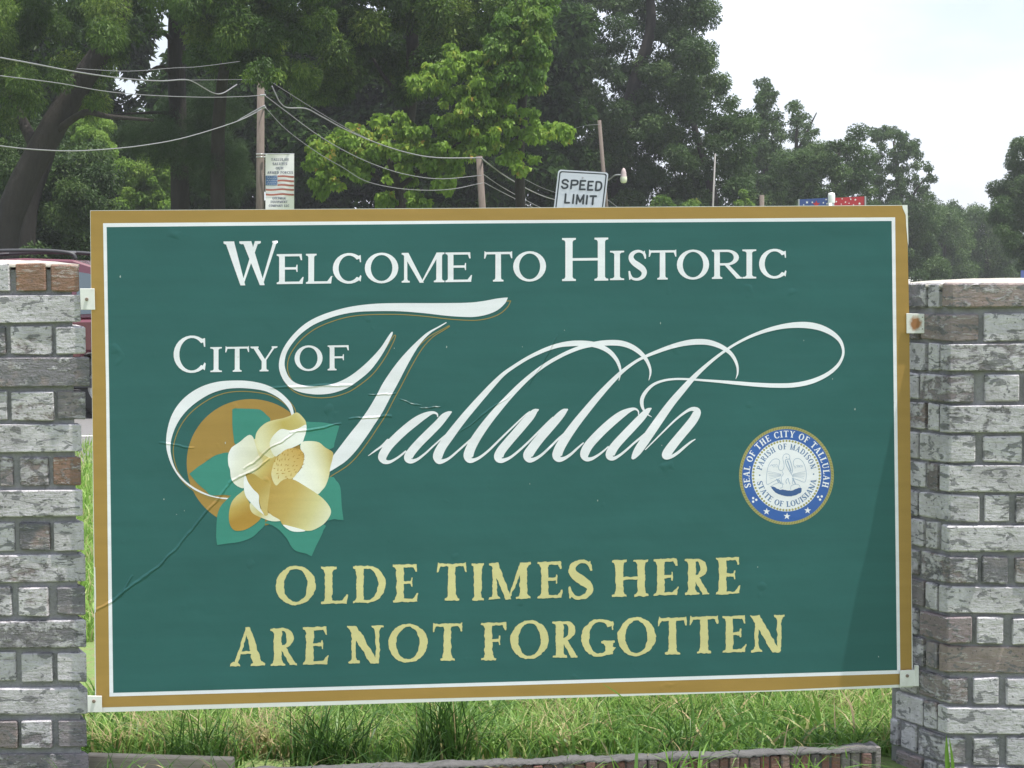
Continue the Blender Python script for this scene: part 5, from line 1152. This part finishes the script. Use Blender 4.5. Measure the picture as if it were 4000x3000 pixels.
for txt, xc, yb, tot in (('TALLULAH', 1093, 628, 68), ('SALUTES', 1093, 645, 56), ('OUR', 1092, 662, 30), ('ARMED FORCES', 1094, 679, 100), ('GOLDMAN', 1090, 779, 52), ('EQUIPMENT', 1090, 793, 66), ('COMPANY LLC', 1090, 808, 80)):
    bt += text_line(txt, xc, yb, 10 if yb < 700 else 9, tot, th=.22, tn=.11, S=.08, t=.08, b=.03)
flat3('banner_lettering', bt, lambda x, y: bnp(x, y, .014), TX, ban)
MB().tube([at(1018, 602, 49.85), at(1150, 601, 49.8)], .015, 8).build('banner_rod', STEEL, ban, local=False)

# speed limit sign
YS = 21.9; sg = empty('speed_limit_sign', tuple(at(2250, 1565, YS)), 'white speed limit sign tilted above the top edge of the welcome sign', 'road sign')
tlx, trx = at(2181, 662, YS), at(2377, 674, YS); blx = tlx+(at(2164, 808, YS)-tlx)*1.62; brx = trx+(at(2362, 806, YS)-trx)*1.62
def sgp(s_, t_, off=0.0):
    p = (tlx*(1-s_)+trx*s_)*(1-t_)+(blx*(1-s_)+brx*s_)*t_; return p+np.array([0, -off, 0])
def rrect(m, r, n=5):
    out = []; ax, ay = 1.0, 1.21
    for cx_, cy_, a0 in ((1-m-r, m*ay*0+r+m, -90), (1-m-r, ay-m-r, 0), (m+r, ay-m-r, 90), (m+r, m+r, 180)):
        for k in range(n+1): a = R(a0+90*k/n); out.append(((cx_+r*math.cos(a)), (cy_+r*math.sin(a))/ay))
    return out
SW = simple('reflective_white', (.60, .64, .66), .4, .04); SB = simple('sign_black', (.03, .04, .045), .5, .1)
MB().slab([tuple(sgp(s_, t_)) for s_, t_ in rrect(0, .06)], (0, .004, 0)).build('plate', SW, sg, local=False)
oo, ii = rrect(.028, .05), rrect(.052, .04); nV = [sgp(s_, t_, .003) for s_, t_ in oo]+[sgp(s_, t_, .003) for s_, t_ in ii]; N_o = len(oo)
np_mesh('black_border', nV, [(i, (i+1) % N_o, N_o+(i+1) % N_o, N_o+i) for i in range(N_o)], SB, sg, local=False)
SANS = {'S': [[(.95, .80), (.75, .96), (.4, 1), (.1, .88), (.08, .68), (.3, .56), (.65, .48), (.92, .34), (.9, .12), (.6, 0), (.25, .02), (.02, .2)]], 'P': [[(.1, 0), (.1, 1)], [(.1, 1), (.6, 1), (.9, .92), (.95, .75), (.9, .55), (.6, .47), (.1, .47)]], 'E': [[(.1, 0), (.1, 1)], [(.1, 1), (.92, 1)], [(.1, .52), (.75, .52)], [(.1, 0), (.95, 0)]],
        'D': [[(.1, 0), (.1, 1)], [(.1, 1), (.5, 1), (.82, .88), (.95, .5), (.82, .12), (.5, 0), (.1, 0)]], 'L': [[(.1, 1), (.1, 0)], [(.1, 0), (.95, 0)]], 'I': [[(.5, 0), (.5, 1)]], 'M': [[(.05, 0), (.05, 1)], [(.05, 1), (.5, .2)], [(.5, .2), (.95, 1)], [(.95, 1), (.95, 0)]], 'T': [[(.5, 0), (.5, 1)], [(.02, 1), (.98, 1)]]}
S5 = lambda x, y: (2100+x/3.686, 400+y/3.686)
sgl = []
for ch, x0, x1, yt, yb in [('S', 350, 440, 1115, 1235), ('P', 475, 580, 1125, 1240), ('E', 605, 690, 1130, 1252), ('E', 720, 800, 1140, 1260), ('D', 832, 925, 1145, 1265), ('L', 392, 465, 1322, 1445), ('I', 500, 528, 1330, 1450), ('M', 560, 665, 1335, 1458), ('I', 695, 722, 1345, 1462), ('T', 752, 838, 1350, 1468)]:
    sgl.append([])
    for st_ in SANS[ch]:
        pts = []
        for a_, b_ in st_:
            x, y = S5(x0+a_*(x1-x0)-(b_-.5)*-12, yb-b_*(yb-yt)); pts.append((x, y, 7.2))
        sgl[-1] += stroke(pts, 3, smooth=(len(pts) > 2), caps=True)
def at_sg(x, y): return at(x, y, YS-.006)
flat3('sign_lettering', sgl, at_sg, SB, sg)
MB().lathe([(.001, -.012), (.011, -.010), (.012, .0)], tuple(sgp(.5, .115)), 10, 'Y').build('bolt', STEEL, sg, local=False)
MB().box(-.03, .03, .006, .05, -.6, 1.4).build('post', STEEL, sg)
sg.rotation_euler = (0, 0, 0)

# flag panels on a white post
YF = 60; fp = empty('flag_panel_sign', tuple(at(3248, 1300, YF)), 'blue and red starred panels on a white post showing above the sign corner', 'sign')
PB = simple('panel_blue', (.035, .07, .24), .5, .08, 3); PR = simple('panel_red', (.42, .02, .03), .5, .08, 3); PW = simple('post_white', (.75, .76, .76), .5)
MB().slab([tuple(at(u, v, YF)) for u, v in ((3121, 779), (3240, 772), (3240, 905), (3121, 905))], (0, .05, 0)).build('blue_panel', PB, fp, local=False)
MB().slab([tuple(at(u, v, YF)) for u, v in ((3258, 773), (3379, 767), (3379, 905), (3258, 905))], (0, .05, 0)).build('red_panel', PR, fp, local=False)
def star(c, r, n=5): return [(c[0]+(r if i % 2 == 0 else r*.42)*math.sin(math.pi*i/n), c[1]-(r if i % 2 == 0 else r*.42)*math.cos(math.pi*i/n)) for i in range(2*n)]
F7 = lambda x, y: (2900+x/2.765, 650+y/2.765)
flat3('panel_stars', [[star(F7(x, y), r/2.765) ] for x, y, r in [(698, 388, 17), (755, 388, 12), (875, 393, 12), (905, 357, 12), (915, 402, 14), (662, 415, 10), (1015, 380, 12), (1077, 350, 10), (1113, 386, 11), (1170, 354, 12), (1220, 360, 14), (1152, 398, 9), (1265, 402, 17), (1200, 415, 10), (1068, 408, 9)]], lambda x, y: at(x, y, YF-.02), PW, fp)
flat3('red_star', [[star(F7(798, 410), 16)]], lambda x, y: at(x, y, YF-.02), PR, fp)
pa = at(3248, 760, YF-.1); MB().tube([(pa[0], pa[1], -.0), tuple(pa)], .095, 16).build('post', PW, fp, local=False, smooth=True)
MB().lathe([(.12, -.28), (.12, -.02), (.10, .05), (.01, .07)], tuple(pa), 16).build('post_cap', PW, fp, local=False, smooth=True)
MB().tube([at(3120, 778, YF), at(3120, 905, YF)], .03, 8).build('panel_edge', STEEL, fp, local=False)
MB().tube([at(3380, 766, YF), at(3380, 905, YF)], .03, 8).build('panel_edge', STEEL, fp, local=False)

# ------------------------------------------------------------------ vehicles
MAR = NT('maroon_paint'); MAR.col(MAR.mix(MAR.noise(2, 2), (.12, .028, .045), (.14, .034, .05))).rough(.25); MAR.b.inputs['Coat Weight'].default_value = .8; MAR.b.inputs['Coat Roughness'].default_value = .08; MAR = MAR.m
t = NT('car_glass'); t.col((.10, .13, .15)).rough(.06); t.b.inputs['Specular IOR Level'].default_value = .9; GLS = t.m
TYR = simple('tyre_rubber', (.03, .03, .03), .85); RIM = simple('alloy_rim', (.55, .55, .54), .35, .05, 20, .5); BLKP = simple('black_plastic', (.035, .035, .04), .5); TLR = simple('tail_lamp', (.30, .02, .02), .3)
def vehicle(name, loc, lab, cat_, paint, rail=True, rz=0, ln=4.7, hgt=1.76, far=False):
    o = empty(name, loc, lab, cat_, None, rz); W_ = 1.8; k = hgt/1.76
    body = [(.93, .42), (.97, .62), (.95, 1.0), (.86, 1.10), (-2.35, 1.08), (-3.55, .93), (-3.75, .62), (-3.72, .40), (-3.15, .30), (-3.13, .45), (-2.95, .72), (-2.55, .72), (-2.37, .45), (-2.35, .28), (-.42, .28), (-.40, .45), (-.22, .73), (.20, .73), (.40, .45), (.42, .32)]
    body = [(x, z*k) for x, z in body]
    MB().prism(body, 0, W_).build('body', paint, o, bevel=.03)
    gh = [(.82, 1.10), (.30, 1.50), (-.10, 1.67), (-.36, 1.755), (-.9, 1.775), (-1.7, 1.74), (-1.95, 1.68), (-2.55, 1.09)]; gh = [(x, z*k) for x, z in gh]
    ghs = MB(); n = len(gh); yi = lambda z: .10*max(0, (z/k-1.09)/.66)**1.2+.03
    P = [(x, yi(z), z) for x, z in gh]+[(x, W_-yi(z), z) for x, z in gh]
    ghs.poly(P, [tuple(range(n)), tuple(range(2*n-1, n-1, -1))]+[(i, i+n, (i+1) % n+n, (i+1) % n) for i in range(n)]).build('cabin', paint, o, bevel=.02)
    for q in ([(-.32, 1.15), (-.30, 1.62), (-.18, 1.60), (.18, 1.44), (.42, 1.18)], [(-.42, 1.15), (-.42, 1.66), (-1.15, 1.67), (-1.15, 1.15)], [(-1.25, 1.15), (-1.25, 1.67), (-1.75, 1.64), (-1.95, 1.58), (-2.3, 1.15)]):
        V = [(x, yi(z*k)-.012, z*k) for x, z in q]; MB().slab(V, (0, .02, 0)).build('side_window', GLS, o)
        V = [(x, W_-yi(z*k)+.012, z*k) for x, z in q]; MB().slab(V, (0, -.02, 0)).build('side_window', GLS, o)
    for xw in (0, -2.75):
        for yw in (.0, W_-.22):
            wh = bpy.data.objects.new('wheel', None); link(wh); wh.parent = o; wh.location = (xw, yw, .355); wh.empty_display_size = .1
            MB().lathe([(.20, .01), (.30, .0), (.345, .03), (.355, .10), (.345, .19), (.30, .22), (.2, .21)], (0, 0, 0), 28, 'Y').build('tyre', TYR, wh, smooth=True)
            m = MB().lathe([(.001, .03), (.05, .02), (.06, .05), (.19, .045), (.215, .015), (.215, .20), (.001, .2)], (0, 0, 0), 28, 'Y'); m.build('rim', RIM, wh)
    if not far:
        MB().prism([(x, z) for x, z in ((.66, 1.02), (.955, .99), (.955, .72), (.80, .74))], -.012, .04).build('tail_lamp', TLR, o)
        MB().box(-3.3, .6, -.015, .012, .34*k, .44*k).build('sill_trim', BLKP, o)
        MB().box(.86, 1.0, .05, W_-.05, .38, .60).build('bumper', BLKP, o, bevel=.02)
        for xh in (-.78, -1.62): MB().box(xh-.09, xh+.09, -.02, .01, .98, 1.01).build('door_handle', paint, o)
        for xd in (-.38, -1.2, -2.1): MB().box(xd-.004, xd+.004, -.003, .005, .45, 1.08).build('door_seam', BLKP, o)
    if rail:
        for yy in (.22, W_-.22):
            P = cat([(-.35, yy, 1.76), (-.42, yy, 1.83), (-.8, yy, 1.86), (-1.4, yy, 1.85), (-1.85, yy, 1.80), (-1.95, yy, 1.72)], 4)
            MB().tube(P, .022, 8).build('roof_rail', BLKP, o, smooth=True)
        for xr in (-.7, -1.5): MB().box(xr-.03, xr+.03, .22, W_-.22, 1.85, 1.87).build('rack_bar', STEEL, o)
    return o
wc = at(412, 1553, 19.8)
vehicle('suv', (float(wc[0]), 19.8, .016), 'maroon SUV with roof rails parked on the road behind the left pillar', 'car', MAR, rz=0)
WP = simple('white_paint', (.75, .75, .76), .25, .03)
g1 = at(3565, 1140, 150); vehicle('parked_car', (float(g1[0]), 150, 0), 'small white car far off between the sign and the right pillar', 'car', WP, False, R(78), hgt=1.60, far=True)
g1 = at(3607, 1140, 140); vehicle('parked_car', (float(g1[0]), 140, 0), 'second far white car, its roof peeping over the right pillar top', 'car', WP, False, R(80), hgt=1.42, far=True)
bs = empty('blue_board', tuple(at(3998, 1150, 70)), 'small blue board at the right edge just above the right pillar', 'sign')
MB().slab([tuple(at(u, v, 70)) for u, v in ((3988, 1056), (4060, 1056), (4060, 1110), (3988, 1110))], (0, .04, 0)).build('panel', simple('board_blue', (.10, .13, .38), .5), bs, local=False)
MB().box(-.04, .5, .05, .1, -.6, .3).build('frame', STEEL, bs)

# ------------------------------------------------------------------ haze
hm = bpy.data.materials.new('haze_air'); hm.use_nodes = True; hn = hm.node_tree; hn.nodes.clear()
ho = hn.nodes.new('ShaderNodeOutputMaterial'); hv = hn.nodes.new('ShaderNodeVolumePrincipled'); hv.inputs['Color'].default_value = (.93, .96, 1, 1); hv.inputs['Density'].default_value = .0005; hv.inputs['Anisotropy'].default_value = .2
hn.links.new(hv.outputs[0], ho.inputs['Volume'])
o = MB().box(-950, 950, -45, 950, -1, 60).build('haze', hm); o['kind'] = 'stuff'
